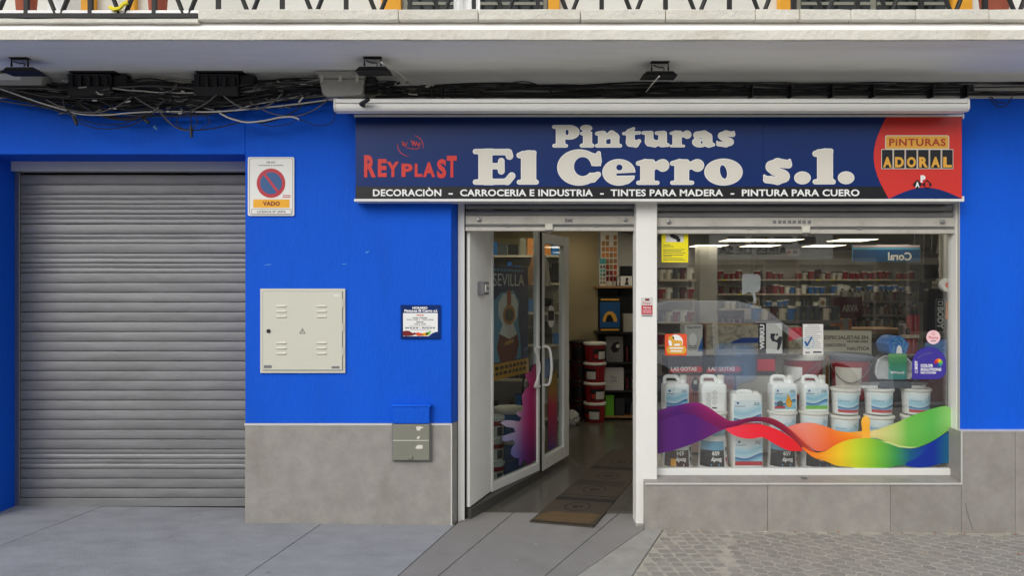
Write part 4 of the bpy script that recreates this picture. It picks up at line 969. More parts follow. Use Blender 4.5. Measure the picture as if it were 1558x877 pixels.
sd2 = thing('splash_decal', 'darker red and purple colour decal on the open glass door leaf', 'decal', (.35,1.5,.3))
sheet('print', [(834,575),(838,566),(842,570),(847.5,560),(847.5,680),(834,687)], mpL, 'splash_print_leaf', sd2)
st_ = thing('door_sticker', 'small pale sticker with a black rectangle on the glass door leaf', 'sticker', (.3,1.4,1.1))
sheet('print', ell(838.5,482,5.5,17,20), mpL, 'grey_panel', st_); sheet('print_mark', rect(834,473,843,488), onplane(B1,C1,.0072), 'black_print', st_)
yS = .34; xs_ = along(A0,A1,.42)
sw = thing('switch_box', 'small grey key switch box on the pale entrance panel', 'switch', (*xs_,Z(439,yS)))
pn = Vector((A1[1]-A0[1], -(A1[0]-A0[0]),0)).normalized()
s0, s1 = along(A0,A1,.34), along(A0,A1,.60)
part('casing', MB().seg(s0, s1, .05, Z(449,yS), Z(429,yS), off=.038), 'grey_print', sw, bevel=.006)
part('plate', MB().seg(along(A0,A1,.38), along(A0,A1,.56), .01, Z(445,yS), Z(433,yS), off=.066), 'trim_alu', sw, bevel=.003)
part('key_slot', MB().seg(along(A0,A1,.455), along(A0,A1,.485), .006, Z(441,yS), Z(437,yS), off=.073), 'dark_gap', sw)

# door mat
mt = thing('door_mat', 'long brown welcome mat with dark printed bands and ovals on the entrance floor', 'door mat', (.6,.9,0))
a_, b_ = G(806,795.5), G(903,803); dirM = Vector((.36,.94,0)).normalized(); Lm_ = 2.4
def mmat(u, v, h=.0): p = Vector((a_[0]+(b_[0]-a_[0])*u, a_[1]+(b_[1]-a_[1])*u, 0))+dirM*v*Lm_; return (p.x, p.y, gz(p.x)*.4+.012+h)
pts_ = [mmat(0,0),mmat(1,0),mmat(1,1),mmat(0,1)]
part('mat', MB().prism([(p[0],p[1]) for p in pts_], -.016, .003), 'mat_fibre', mt, bevel=.002)
flatm = lambda h: (lambda u, v: (mmat(u,v)[0], mmat(u,v)[1], .0034+h))
sheet('dark_edge', rect(0,0,1,.008), flatm(.0006), 'mat_dark', mt)
sheet('worn_patch', [(.03,.02),(.3,.012),(.62,.014),(.93,.02),(.97,.10),(.8,.115),(.5,.105),(.22,.11),(.06,.08)], flatm(.0006), 'mat_worn', mt)
for v0 in (.235,.66): sheet('dark_band', rect(0,v0,1,v0+.035), flatm(.0006), 'mat_dark', mt)
for v0 in (.17,.37,.56,.78):
    sheet('oval', [ell(.5,v0,.21,.048,26), ell(.5,v0,.185,.042,26)], flatm(.0008), 'mat_dark', mt)
    sheet('oval_mark', ell(.46,v0,.05,.016,14), flatm(.0009), 'mat_dark', mt); sheet('oval_mark', ell(.55,v0+.004,.04,.012,14), flatm(.0009), 'mat_dark', mt)
for v0 in (.43,.455,.475,.29,.70):
    u = .05
    while u < .93:
        w = random.uniform(.02,.05); sheet('print_mark', rect(u,v0,u+w,v0+.013), flatm(.0008), 'mat_dark', mt); u += w+.014

# ---------------------------------------------------------------- shop window
yw = .09
win = thing('shop_window', 'large fixed shop window pane in a thin white frame beside the entrance', 'window', (X(1225,yw),yw,zs))
wx0, wx1 = XB+.012, X(1452,yw)
part('bottom_rail', MB().box(XB-.02,wx1+.02,yw-.02,yw+.03,Z(723,yw),Z(712.5,yw)), 'white_frame', win, bevel=.003)
part('pane', MB().box(XB-.01,wx1-.008,yw,yw+.006,Z(712.5,yw),2.3), 'window_glass', win, smooth=False)
part('stile', MB().box(wx1-.008,wx1+.03,yw-.02,yw+.03,Z(712.5,yw),2.3), 'white_frame', win, bevel=.003)
part('stile', MB().box(XB-.03,XB-.005,yw-.02,yw+.03,Z(712.5,yw),2.3), 'white_frame', win, bevel=.003)

yd = yw-.0015
def dk(k): return lambda px, py: (X(px,yd), yd-.0006*k, Z(py,yd))
def interp(pts, x):
    for (a, b), (c, e) in zip(pts[:-1], pts[1:]):
        if a <= x <= c:
            t = (x-a)/(c-a) if c > a else 0; t2 = t*t*(3-2*t)*.35+t*.65; return b+(e-b)*t2
    return pts[-1][1] if x > pts[-1][0] else pts[0][1]
def smooth_curve(pts, n=60):
    xs = np.linspace(pts[0][0], pts[-1][0], n); P_ = pts; out = []
    for x in xs:
        k = max(i for i in range(len(P_)-1) if P_[i][0] <= x+1e-9); x1, y1 = P_[k]; x2, y2 = P_[k+1]
        m1 = ((y2-P_[k-1][1])/(x2-P_[k-1][0])) if k > 0 else (y2-y1)/(x2-x1)
        m2 = ((P_[k+2][1]-y1)/(P_[k+2][0]-x1)) if k+2 < len(P_) else (y2-y1)/(x2-x1)
        h = x2-x1; t = (x-x1)/h
        out.append((x, (2*t**3-3*t**2+1)*y1+(t**3-2*t**2+t)*h*m1+(-2*t**3+3*t**2)*y2+(t**3-t**2)*h*m2))
    return out
def ribbon(tops, bots, m, k, par):
    n = 64; T = smooth_curve(tops, n); B = smooth_curve(bots, n); mb = MB(); uv = []
    rows = 5
    for i in range(n):
        for j in range(rows):
            v = j/(rows-1); px = T[i][0]*(1-v)+B[i][0]*v; py = T[i][1]*(1-v)+B[i][1]*v
            mb.v.append(dk(k)(px,py)); uv.append((i/(n-1), v))
    for i in range(n-1):
        for j in range(rows-1): mb.f.append((i*rows+j,(i+1)*rows+j,(i+1)*rows+j+1,i*rows+j+1))
    me = bpy.data.meshes.new('ribbon'); org = ORG[par]; me.from_pydata([tuple(Vector(v)-org) for v in mb.v], [], mb.f)
    ul = me.uv_layers.new(name='UVMap')
    for lp in me.loops: ul.data[lp.index].uv = uv[lp.vertex_index]
    return obj('ribbon', me, m, par)
W1 = (255,255,255)
ramp_mat('rib_a', [(0,(110,40,120)),(.12,(88,34,116)),(.28,(150,34,104)),(.42,(150,30,90)),(.55,(128,34,70)),(.75,(168,40,60)),(.9,(210,80,50)),(1,(236,130,50))], 0, .3, [(0,W1),(.4,(215,200,225)),(1,(190,170,215))])
ramp_mat('rib_a2', [(0,(86,32,112)),(.5,(78,28,110)),(.8,(100,30,104)),(1,(140,34,90))], 0, .3)
ramp_mat('rib_b', [(0,(232,60,80)),(.4,(235,40,56)),(.8,(228,32,44)),(1,(220,40,40))], 0, .3)
ramp_mat('rib_c', [(0,(226,120,110)),(.25,(232,140,120)),(.55,(238,120,50)),(.8,(244,150,30)),(1,(236,190,90))], 0, .3, [(0,W1),(.5,(255,235,225)),(1,(250,205,190))])
ramp_mat('rib_d', [(0,(240,110,40)),(.12,(246,150,40)),(.25,(240,200,40)),(.36,(196,214,50)),(.5,(120,190,60)),(.62,(60,150,80)),(.72,(20,90,130)),(.84,(10,50,165)),(1,(20,60,180))], 0, .3, [(0,(250,245,235)),(.5,W1),(1,(235,235,215))])
ramp_mat('rib_e', [(0,(232,190,100)),(.2,(224,206,140)),(.4,(190,206,120)),(.55,(110,186,80)),(.8,(90,180,80)),(1,(140,196,110))], 0, .3, [(0,(250,250,240)),(.5,W1),(1,(235,240,220))])
ramp_mat('rib_blue', [(0,(16,50,150)),(.6,(10,44,150)),(1,(30,110,130))], 0, .3)
dec = thing('wave_decal', 'rainbow ribbon wave decal running along the foot of the shop window', 'decal', (X(1225,yd),yd,Z(700,yd)))
ribbon([(1000.5,640),(1020,630),(1045,625),(1070,630),(1095,645),(1110,650)],[(1000.5,691),(1020,687),(1045,679),(1070,669),(1095,656.5),(1110,651)],'rib_a2',1,dec)
ribbon([(1000.5,625),(1020,620),(1045,614),(1062,613),(1078,620),(1095,632),(1112,641),(1140,636),(1160,635),(1180,639),(1200,652),(1220,670),(1240,688),(1262,698)],
       [(1000.5,642),(1018,636),(1035,631),(1055,632),(1075,642),(1095,652),(1112,652),(1135,644),(1155,642),(1172,646),(1190,656),(1210,672),(1232,692),(1262,699)],'rib_a',2,dec)
ribbon([(1103,653),(1125,648),(1145,646),(1165,648),(1190,658),(1210,672),(1221,684)],[(1103,653.5),(1115,662),(1130,667),(1145,668),(1160,666),(1180,677),(1200,686),(1221,687)],'rib_b',3,dec)
ribbon([(1192,652),(1215,645),(1235,644),(1255,649),(1275,656),(1300,658),(1320,654)],[(1204,655),(1222,672),(1243,687),(1262,684),(1280,675),(1300,670),(1320,668)],'rib_c',1.5,dec)
ribbon([(1300,657.5),(1330,655),(1360,645),(1390,632),(1420,622),(1440,618.5),(1448,623)],[(1300,670),(1330,667),(1350,673),(1372,681),(1392,682),(1420,671),(1448,652)],'rib_e',1.4,dec)
ribbon([(1221,680),(1238,689),(1255,687),(1272,677),(1290,670),(1310,667.5),(1330,668),(1350,673),(1370,681),(1390,682.5),(1412,676),(1432,664),(1448.5,655)],
       [(1221,684),(1238,697),(1255,702),(1272,709),(1290,711),(1310,713),(1345,713),(1372,709),(1390,711.5),(1412,711),(1432,706),(1448.5,704)],'rib_d',2.6,dec)
ribbon([(1378,705),(1400,694),(1425,672),(1448.5,654)],[(1378,709),(1400,712),(1425,707),(1448.5,704)],'rib_blue',3.2,dec)
drop = [(1310,672)]+[(1312,660),(1311,650),(1310,642),(1312,636),(1317,632.5),(1322,635),(1324,642),(1323,650),(1323.5,662),(1324,672)]
ramp_mat('drop_print', [(0,(246,190,80)),(.4,(244,170,50)),(1,(244,180,60))], 1, .3)
sheet('droplet', drop, dk(2.2), 'drop_print', dec)
mat('pale_lime', (196,214,140), .35); sheet('highlight', [(1340,672.4),(1352,675.5),(1368,681.2),(1385,682.6),(1398,680.6),(1385,680.6),(1368,678.6),(1352,672.6)], dk(3.4), 'pale_lime', dec)
# stickers on the pane and the post
def sticker(name, label, loc): return thing(name, label, 'sticker', (X(loc[0],yd),yd,Z(loc[1],yd)))
s = sticker('camera_notice', 'yellow video surveillance notice at the top left of the shop window', (1027,400))
sheet('print', rect(1006.5,350,1047,399.5), dk(1), 'yellow_print', s); sheet('white_field', rect(1013,350,1040,368.5), dk(2), 'grey_panel', s)
sheet('camera_icon', [(1019,357.5),(1022,355),(1033.5,360.5),(1032,366.5),(1020,361)], dk(3), 'black_print', s); sheet('camera_icon', rect(1029.5,362.5,1035,368), dk(3.3), 'black_print', s)
for k, (yy, w) in enumerate(((372.5,11),(375,16),(379.5,33),(382,28),(384.5,34),(388,31),(390,13),(393,30),(395.5,34))): sheet('text_line', rect(1009,yy,1009+w,yy+.8), dk(2), 'text_grey', s)
s = sticker('pet_sticker', 'orange square pet sticker on the left of the shop window', (1029,541))
sheet('print', rect(1011.5,508.5,1045,541.5,2), dk(1), 'orange_print', s); sheet('pale_disc', ell(1028,521,11,11.5,24), dk(2), 'white_print', s)
sheet('dog_shape', [(1016,515.5),(1019,512),(1023,511.5),(1026,515),(1026,518),(1036,518.5),(1038,520),(1037,528),(1034.5,528),(1034,523),(1026,523.5),(1025,528),(1022.5,528),(1022,520),(1019,518)], dk(3), 'gold_print', s)
sheet('ear_shape', [(1022.5,511.5),(1025,512.5),(1025.5,516.5),(1023.5,515.5)], dk(3.5), 'black_print', s)
sheet('bone', rect(1014,526.5,1044,539,5.5), dk(4), 'gold_print', s)
for yy, a, b in ((529,1019,1039),(533.5,1020,1038)): sheet('text_line', rect(a,yy,b,yy+2.2), dk(4.8), 'white_print', s)
s = sticker('certificate', 'white typed sheet with a blue tick stuck inside the shop window', (1237,540))
ys2 = yw+.0085
dk2 = lambda k: (lambda px, py: (X(px,ys2), ys2-.0002*k, Z(py,ys2)))
dk2 = lambda k: (lambda px, py: (X(px,yd), yd-.0006*k, Z(py,yd)))
sheet('paper', rect(1221.5,493.5,1252.5,540), dk2(1), 'grey_panel', s); text('lettering', 'CERTIFICADO', (1228,495.5,1246,497.2), dk2(2), 'text_grey', s)
for k in range(11): sheet('text_line', rect(1224,499+k*3,1224+random.uniform(18,26),499.7+k*3), dk2(2), 'grey_print', s)
sheet('seal_ring', [ell(1230,522,9,9,24), ell(1230,522,8.2,8.2,24)], dk2(2.3), 'skyblue_print', s)
sheet('tick', [(1223,520),(1226,519),(1228,523),(1234,512.5),(1236.5,513),(1229,527),(1226.5,527.5)], dk2(3), 'blue_print', s); sheet('footer', rect(1225,535.5,1232,538), dk2(2), 'grey_print', s); sheet('footer', rect(1237,535,1250,537.5), dk2(2), 'text_grey', s)
s = sticker('round_sticker', 'round pale pink sticker at the right of the shop window', (1420,524))
sheet('print', ell(1420,513.5,10.6,10.6,28), dk(1), 'pink_print', s); text('lettering', 'Pluma', (1413,512,1427,516), dk(2), 'crimson_print', s, bold=.01)
sheet('emblem', [ell(1420,508,2.6,2.4,14), ell(1420,508,2,1.8,14)], dk(2), 'crimson_print', s); sheet('text_line', rect(1416,518.5,1424,519.6), dk(2), 'text_grey', s)
s = sticker('colour_system_sticker', 'purple rounded colour system sticker with rainbow ball on the window', (1413,578))
pp = [(1387.5,577.5),(1387.5,553)]+[(1413.5+26*math.cos(R(a)),553.5+25*math.sin(R(a))) for a in range(180,361,12)]+[(1439.5,556)]+[(1425+14.5*math.cos(R(a)),563+14.5*math.sin(R(a))) for a in range(0,91,15)]
sheet('print', pp, dk(1), 'purple_print', s)
for tx, bx in (('COLOR',(1400.5,554.4,1419.5,559.2)),('SOLUTIONS',(1400.5,560.4,1432,565)),('MIX SYSTEM',(1400.5,566.2,1424,569.2))): text('lettering', tx, bx, dk(2), 'white_print', s, bold=.04)
text('lettering', 'BODY', (1391.5,549,1396,562), dk(2), 'white_print', s, bold=.05, rot=3); sheet('emblem', [rect(1392,563.5,1396,568), rect(1392.6,564.1,1395.4,567.4)], dk(2), 'white_print', s)
for k, m in enumerate(('amber','lime_print','teal_print','blue_print','purple_print','crimson_print','orange_print')):
    a0 = k*51.4-90; sheet('colour_wedge', [(1427.5,552.5)]+ell(1427.5,552.5,6.4,6.4,6,a0,a0+51.4), dk(2.5), m, s)
text('lettering', 'POLVO FANDELI', (1396,537,1418,539.4), dk(2), 'grey_print', s, warp=lambda u, w: (u, w-3.5*(1-u)**2+.4))
yk = -.0012
s = thing('alarm_sticker', 'small red and white alarm sticker on the white post', 'sticker', (X(984),0,Z(482)))
pk = lambda k: (lambda px, py: (X(px), -.0009*k, Z(py)))
sheet('print', rect(975.2,453,993.4,482.6), pk(1), 'grey_panel', s); sheet('red_field', rect(976,465,992.6,478.6), pk(2), 'crimson_print', s); text('lettering', 'Alarma', (978,466.5,990.5,470), pk(3), 'white_print', s, bold=.02)
for yy in (472,475): sheet('text_line', rect(977.5,yy,991,yy+1.2), pk(3), 'pink_print', s)
sheet('red_mark', rect(981.5,454.6,988,458), pk(2), 'darkred_print', s); text('lettering', 'Prosur', (978,459.5,990,463.5), pk(2), 'crimson_print', s); sheet('text_line', rect(977,480,992,481.4), pk(2), 'text_grey', s)

# ---------------------------------------------------------------- goods: tub, canister, bucket builders (local, origin at base)
def wave_label(name, band, sky_=(150,205,228)):
    m = bpy.data.materials.new(name); m.use_nodes = True; nt = m.node_tree; n = nt.nodes; l = nt.links; b = n['Principled BSDF']; b.inputs['Roughness'].default_value = .35
    uv = n.new('ShaderNodeUVMap'); sp = n.new('ShaderNodeSeparateXYZ'); l.new(uv.outputs[0], sp.inputs[0])
    def mth(op, a, b_=None):
        q = n.new('ShaderNodeMath'); q.operation = op
        for i, v in enumerate((a, b_)):
            if v is None: continue
            if isinstance(v, (int,float)): q.inputs[i].default_value = v
            else: l.new(v, q.inputs[i])
        return q.outputs[0]
    s_ = mth('MULTIPLY', mth('SINE', mth('ADD', mth('MULTIPLY', sp.outputs[0], 5.2), 2.6)), .07)
    line = mth('ADD', mth('ADD', s_, .30), mth('MULTIPLY', sp.outputs[0], .12))
    d_ = mth('SUBTRACT', line, sp.outputs[1])                       # >0 below the wave
    r = n.new('ShaderNodeValToRGB'); e = r.color_ramp.elements
    e[0].position = 0; e[0].color = (*lin((226,240,244)), 1); e[1].position = 1; e[1].color = (*lin((190,222,236)), 1)
    for p, c in ((.30,sky_),(.499,(205,232,240)),(.505,(30,84,150)),(.56,(60,130,186)),(.7,(150,205,226))):
        k = e.new(p); k.color = (*lin(c), 1)
    l.new(mth('ADD', d_, .5), r.inputs[0])
    mx = n.new('ShaderNodeMix'); mx.data_type = 'RGBA'; l.new(r.outputs[0], mx.inputs['A']); mx.inputs['B'].default_value = (*lin(band), 1)
    l.new(mth('LESS_THAN', sp.outputs[1], .16), mx.inputs['Factor']); l.new(mx.outputs['Result'], b.inputs['Base Color'])
    MATS[name] = m
wave_label('label_red', (190,44,56)); wave_label('label_green', (110,190,60)); wave_label('label_blue', (24,70,150)); wave_label('label_plain', (120,190,215))
def curved(r0, r1, z0, z1, a0, a1, n=14, rows=4, off=.0008):
    mb = MB(); uv = []
    for i in range(n+1):
        a = R(a0+(a1-a0)*i/n)
        for j in range(rows+1):
            v = j/rows; r = r0+(r1-r0)*v+off; mb.v.append((r*math.sin(a), -r*math.cos(a), z0+(z1-z0)*v)); uv.append((i/n, v))
    for i in range(n):
        for j in range(rows): mb.f.append((i*(rows+1)+j,(i+1)*(rows+1)+j,(i+1)*(rows+1)+j+1,i*(rows+1)+j+1))
    mb.uv = uv; return mb
def cyl_map(r, z0, z1, off=.0018): return lambda a, v: ((r+off)*math.sin(R(a)), -(r+off)*math.cos(R(a)), z0+(z1-z0)*(1-v))
def curved_part(name, mb, m, root):
    me = bpy.data.meshes.new(name); me.from_pydata(mb.v, [], mb.f); ul = me.uv_layers.new(name='UVMap')
    for lp in me.loops: ul.data[lp.index].uv = mb.uv[lp.vertex_index]
    me.shade_smooth(); return obj(name, me, m, root)
HIDE = []
def proto(name, label, cat, group):
    t = thing(name, label, cat, (0,0,0), group); return t
def tub(label_mat, h=.183, r=.098, cat='tub'):
    t = proto('plastic_tub', 'tub', cat, 'white plastic tubs in the shop window')
    part('body', MB().lathe([(r*.86,0),(r*.88,.004),(r*.965,h*.86),(r*1.0,h*.87),(r*1.0,h*.90),(r*.97,h*.90)], n=28), 'tub_white', t)
    part('lid', MB().lathe([(r*1.03,h*.885),(r*1.06,h*.90),(r*1.06,h*.965),(r*1.03,h*.985),(r*.97,h),(r*.93,h*.985),(r*.9,h*.985)], n=28), 'lid_white', t)
    lb_ = curved_part('label', curved(r*.885, r*.955, h*.08, h*.80, -62, 62), label_mat, t)
    cm = cyl_map(r*.935, 0, 1)
    tm = lambda a, zf: ((r*(.86+.10*zf)+.0022)*math.sin(R(a)), -(r*(.86+.10*zf)+.0022)*math.cos(R(a)), h*zf)
    text('lettering', '30', (20,0,46,1), lambda a, v: tm(a, .73-.15*v), 'text_grey', lb_, bold=.01); text('lettering', 'Powerpool', (-50,0,-10,1), lambda a, v: tm(a, .56-.07*v), 'blue_print', lb_, bold=.03)
    sheet('emblem', [(-41,.5),(-33,.0),(-25,.5),(-33,1)], lambda a, v: tm(a, .74-.14*v), 'blue_print', lb_)
    return t
def body_tub(kind):
    r, h = .104, .225
    t = proto('paint_tub', 'tub', 'tub', 'dark paint tubs at the foot of the window display')
    part('body', MB().lathe([(r*.98,0),(r*1.0,.006),(r*.90,h*.93),(r*.86,h)], n=28), 'tub_white', t)
    part('rim', MB().lathe([(r*1.02,0),(r*1.045,.004),(r*1.045,.016),(r*1.01,.02)], n=28), 'lid_white', t)
    rr = lambda zf: r*(1.0-.10*zf)
    bandm = 'black_print'
    lb_ = curved_part('label', curved(rr(.1), rr(.62), h*.10, h*.62, -78, 32), 'darkred_label' if kind == '634' else bandm, t)
    if kind != '634': curved_part('blue_field', curved(rr(.62), rr(.92), h*.621, h*.90, -78, 32), 'skyblue_print', t)
    curved_part('side_panel', curved(rr(.1), rr(.85), h*.10, h*.88, 32.5, 72), 'white_print', t)
    tm = lambda a, zf: ((rr(zf)+.0024)*math.sin(R(a)), -(rr(zf)+.0024)*math.cos(R(a)), h*zf)
    text('lettering', 'Body', (-26,0,16,1), lambda a, v: tm(a, .42-.17*v), 'white_print', lb_, bold=.04, rot=2)
    text('lettering', kind, (-22,0,8,1), lambda a, v: tm(a, .60-.14*v), 'white_print', lb_, bold=.04, rot=2)
    sheet('small_plate', rect(-26,0,8,1), lambda a, v: tm(a, .20-.07*v), 'skyblue_print' if kind != '634' else 'pink_print', lb_)
    if kind != '634':
        for zf in (.10,.47): sheet('stripe', rect(-46,0,30,1), lambda a, v, zf=zf: tm(a, zf+.02-.02*v), 'teal_print', lb_)
    else: sheet('yellow_field', rect(-45,0,-24,1), lambda a, v: tm(a, .36-.24*v), 'amber', lb_)
    sheet('figure', [(38,.2),(46,0),(56,.1),(58,.5),(52,.55),(54,1),(46,1),(44,.5),(38,.5)], lambda a, v: tm(a, .72-.28*v), 'darkgrey_print', t)
    sheet('figure', [(38,.2),(46,0),(56,.1),(58,.5),(52,.55),(54,1),(46,1),(44,.5),(38,.5)], lambda a, v: tm(a, .40-.26*v), 'crimson_print' if kind != '634' else 'darkgrey_print', t)
    return t
mat('darkred_label', (58,16,24), .35)
def rbox(w, d_, z0, z1, r, n=4):
    return [(p[0], p[1]) for p in rect(-w/2,-d_/2,w/2,d_/2,r,n)]
def loft(secs):
    """stack of closed plan loops at heights -> one closed skin"""
    mb = MB(); n = len(secs[0][0])
    for lp, z in secs: mb.v += [(p[0],p[1],z) for p in lp]
    for i in range(len(secs)-1):
        for k in range(n): mb.f.append((i*n+k,i*n+(k+1)%n,(i+1)*n+(k+1)%n,(i+1)*n+k))
    mb.f.append(tuple(range(n))[::-1]); mb.f.append(tuple((len(secs)-1)*n+k for k in range(n))); return mb
def planar(x0, x1, z0, z1, y): return lambda u, v: (x0+(x1-x0)*u, y, z1-(z1-z0)*v)
def flat_label(mb_name, x0, x1, z0, z1, y, m, root):
    me = bpy.data.meshes.new(mb_name); me.from_pydata([(x0,y,z0),(x1,y,z0),(x1,y,z1),(x0,y,z1)], [], [(0,1,2,3)]); ul = me.uv_layers.new(name='UVMap')
    for lp, u in zip(me.loops, ((0,0),(1,0),(1,1),(0,1))): ul.data[lp.index].uv = u
    return obj(mb_name, me, m, root)
def jerrycan(label_mat, back=False, pic=False):
    w, d_, h = .178, .125, .252
    t = proto('jerrycan', 'jerrycan', 'jerrycan', 'white jerrycans in the shop window')
    S_ = lambda s, z, ox=0, sx=1: ([(p[0]*s*sx+ox, p[1]*s) for p in rbox(w,d_,0,0,.022)], z)
    part('body', loft([S_(.93,0),S_(1,.010),S_(1,h*.70),S_(.97,h*.745),S_(.86,h*.775)]), 'tub_white', t)
    part('shoulder', loft([S_(.9,h*.755,-.022,.76),S_(.78,h*.80,-.024,.70),S_(.55,h*.83,-.026,.6)]), 'tub_white', t)
    part('handle', MB().tube(wander([(-w*.42,0,h*.76),(-w*.43,0,h*.90),(-w*.34,0,h*.965),(-w*.1,0,h*.965),(w*.08,0,h*.94),(w*.17,0,h*.80)], 20, 0), .0135, 10), 'tub_white', t)
    part('neck', MB().lathe([(.024,h*.74),(.022,h*.90)], (w*.33,0,0), 18), 'tub_white', t)
    part('cap', MB().lathe([(.025,h*.88),(.0255,h*.985),(.022,h)], (w*.33,0,0), 18), 'lid_white', t)
    y = -d_/2-.0012
    if back:
        lb_ = flat_label('label', -.062,.062,.02,.165,y,'tub_white',t)
        for k in range(3):
            zc = .135-.036*k; sheet('hazard_diamond', [[(-.0,zc-.015),(.017,zc),(0,zc+.015),(-.017,zc)],[(0,zc-.012),(.0135,zc),(0,zc+.012),(-.0135,zc)]], lambda u, v: (u, y-.001, v), 'text_grey', lb_)
        sheet('small_plate', rect(-.018,.022,.016,.032), lambda u, v: (u, y-.001, v), 'text_grey', lb_)
        for k in range(8): sheet('text_line', rect(-.058,.03+.014*k,-.026,.033+.014*k), lambda u, v: (u, y-.001, v), 'grey_print', lb_)
    else:
        lb_ = flat_label('label', -.080,.072,.018,.168,y,label_mat,t); pm = planar(-.080,.072,.018,.168,y-.001)
        text('lettering', '30', (.72,.08,.94,.22), pm, 'text_grey', lb_); sheet('emblem', [(.09,.14),(.15,.07),(.21,.14),(.15,.21)], pm, 'blue_print', lb_); text('lettering', 'Powerpool', (.05,.24,.38,.31), pm, 'blue_print', lb_, bold=.02)
        if pic: sheet('picture', [(.56,.85),(.52,.6),(.60,.5),(.58,.28),(.66,.36),(.74,.5),(.84,.72),(.8,.9),(.66,.92)], pm, 'amber', lb_); sheet('picture', [(.1,.9),(.12,.66),(.3,.6),(.42,.7),(.4,.9)], pm, 'lid_grey', lb_); sheet('band', rect(0,.86,.5,.97), planar(-.080,.072,.018,.168,y-.0016), 'crimson_print', lb_)
    return t
def canister():
    w, d_, h = .215, .16, .274
    t = proto('canister', 'canister', 'canister', 'large white square canisters in the shop window')
    S_ = lambda s, z: ([(p[0]*s, p[1]*s) for p in rbox(w,d_,0,0,.03)], z)
    part('body', loft([S_(.93,0),S_(1,.012),S_(1,h*.86),S_(.96,h*.93),S_(.80,h*.965),S_(.78,h*.955)]), 'tub_white', t)
    part('handle', MB().tube(wander([(-.05,0,h*.93),(-.045,0,h*.99),(.03,0,h*.99),(.04,0,h*.93)], 14, 0), .011, 8), 'tub_white', t)
    part('cap', MB().lathe([(.022,h*.94),(.022,h*.995),(.019,h)], (.07,-.02,0), 16), 'lid_white', t)
    y = -d_/2-.0012; lb_ = flat_label('label', -.100,.094,.03,.215,y,'label_red',t); pm = planar(-.100,.094,.03,.215,y-.001)
    text('lettering', '30', (.72,.06,.92,.18), pm, 'text_grey', lb_); sheet('emblem', [(.09,.1),(.15,.04),(.21,.1),(.15,.16)], pm, 'blue_print', lb_); text('lettering', 'Powerpool', (.05,.19,.40,.26), pm, 'blue_print', lb_, bold=.02)
    return t
def bucket(bodym, lidm, r, h, labelm=None, name='paint_bucket', handle=True):
    t = proto(name, 'bucket', 'bucket', 'paint buckets in the shop')
    part('body', MB().lathe([(r*.85,0),(r*.87,.005),(r*.97,h*.84),(r*1.0,h*.85),(r,h*.88)], n=28), bodym, t)
    part('lid', MB().lathe([(r*1.02,h*.86),(r*1.06,h*.88),(r*1.06,h*.96),(r*1.0,h*.975),(r*.97,h),(r*.92,h*.985)], n=28), lidm, t)
    if labelm: curved_part('label', curved(r*.88, r*.955, h*.12, h*.72, -50, 34), labelm, t)
    if handle: part('handle', MB().tube([((r*1.02)*math.sin(R(a)), -(r*1.02)*math.cos(R(a)), h*(.80-.42*math.cos(R(a))**2)) for a in range(-90,91,15)], .003, 5), 'steel', t)
    return t
# ---------------------------------------------------------------- window display
ZD = .315
plat = thing('display_platform', 'low white display platform inside the foot of the shop window', 'platform', (2,.6,.0))
part('top', MB().prism([(1.0,.13),(3.02,.13),(3.5,1.25),(1.14,1.25)],ZD-.02,ZD), 'wood_shelf', plat)
part('back', MB().box(1.14,3.5,1.23,1.25,0,ZD-.02), 'wood_shelf', plat)
YF_ = .30
pt = {k: Proto(tub(k)) for k in ('label_red','label_plain')}
p634 = Proto(body_tub('634')); p659 = Proto(body_tub('659'))
jc = {'blue': Proto(jerrycan('label_blue')), 'back': Proto(jerrycan(None, back=True)), 'pic': Proto(jerrycan('label_plain', pic=True)), 'green': Proto(jerrycan('label_green'))}
cn = Proto(canister())
hb_, hm = .225, .183
xA, xB_, xC, xD, xE, xF, xG, xH = [X(p,YF_) for p in (1027,1084,1134,1190,1238,1285.5,1337,1393)]
p634.place((X(1030,YF_),YF_,ZD), R(8), 'dark red and black paint tub with yellow field at the left foot of the window')
p659.place((xB_,YF_,ZD), R(5), 'black paint tub with upside down lettering left of the lower white canister')
p659.place((xD,YF_,ZD), R(6), 'black paint tub with upside down lettering right of the lower white canister')
p659.place((X(1241,YF_),YF_,ZD), R(18), 'black paint tub mostly hidden behind the orange part of the wave decal')
for x, s in ((xA,'under the leftmost jerrycan behind the purple decal'),(xB_,'under the jerrycan with hazard diamonds'),(xD,'under the jerrycan with the yellow picture'),(xE,'under the green striped jerrycan')):
    pt['label_plain'].place((x,YF_,ZD+hb_), R(random.uniform(-5,5)), 'white tub with pale blue label '+s)
zj = ZD+hb_+hm
jc['blue'].place((xA,YF_,zj), R(3), 'leftmost white jerrycan with a dark blue striped label')
jc['back'].place((xB_,YF_,zj), R(-2), 'white jerrycan turned to show printed hazard diamonds')
jc['pic'].place((xD,YF_,zj), R(2), 'white jerrycan with a yellow picture on its label')
jc['green'].place((xE,YF_,zj), R(0), 'white jerrycan with a green stripe on its blue label')
cn.place((xC,YF_,ZD), R(1), 'large white canister at the bottom of the canister pair')
cn.place((xC-.002,YF_+.004,ZD+.274), R(-2), 'large white canister on top of the canister pair')
for x, s in ((xF,'left'),(xG,'middle'),(xH,'right')):
    for k, lv in enumerate(('bottom','middle','top')):
        z0 = ZD if k == 0 else ZD+hb_*.93+hm*(k-1)-.0
        (pt['label_red'] if k == 2 else pt['label_plain']).place((x+random.uniform(-.003,.003),YF_,ZD+hm*1.06*k if k else ZD), R(random.uniform(-8,8)), 'white tub with blue wave label, %s of the %s stack of three' % (lv, s))
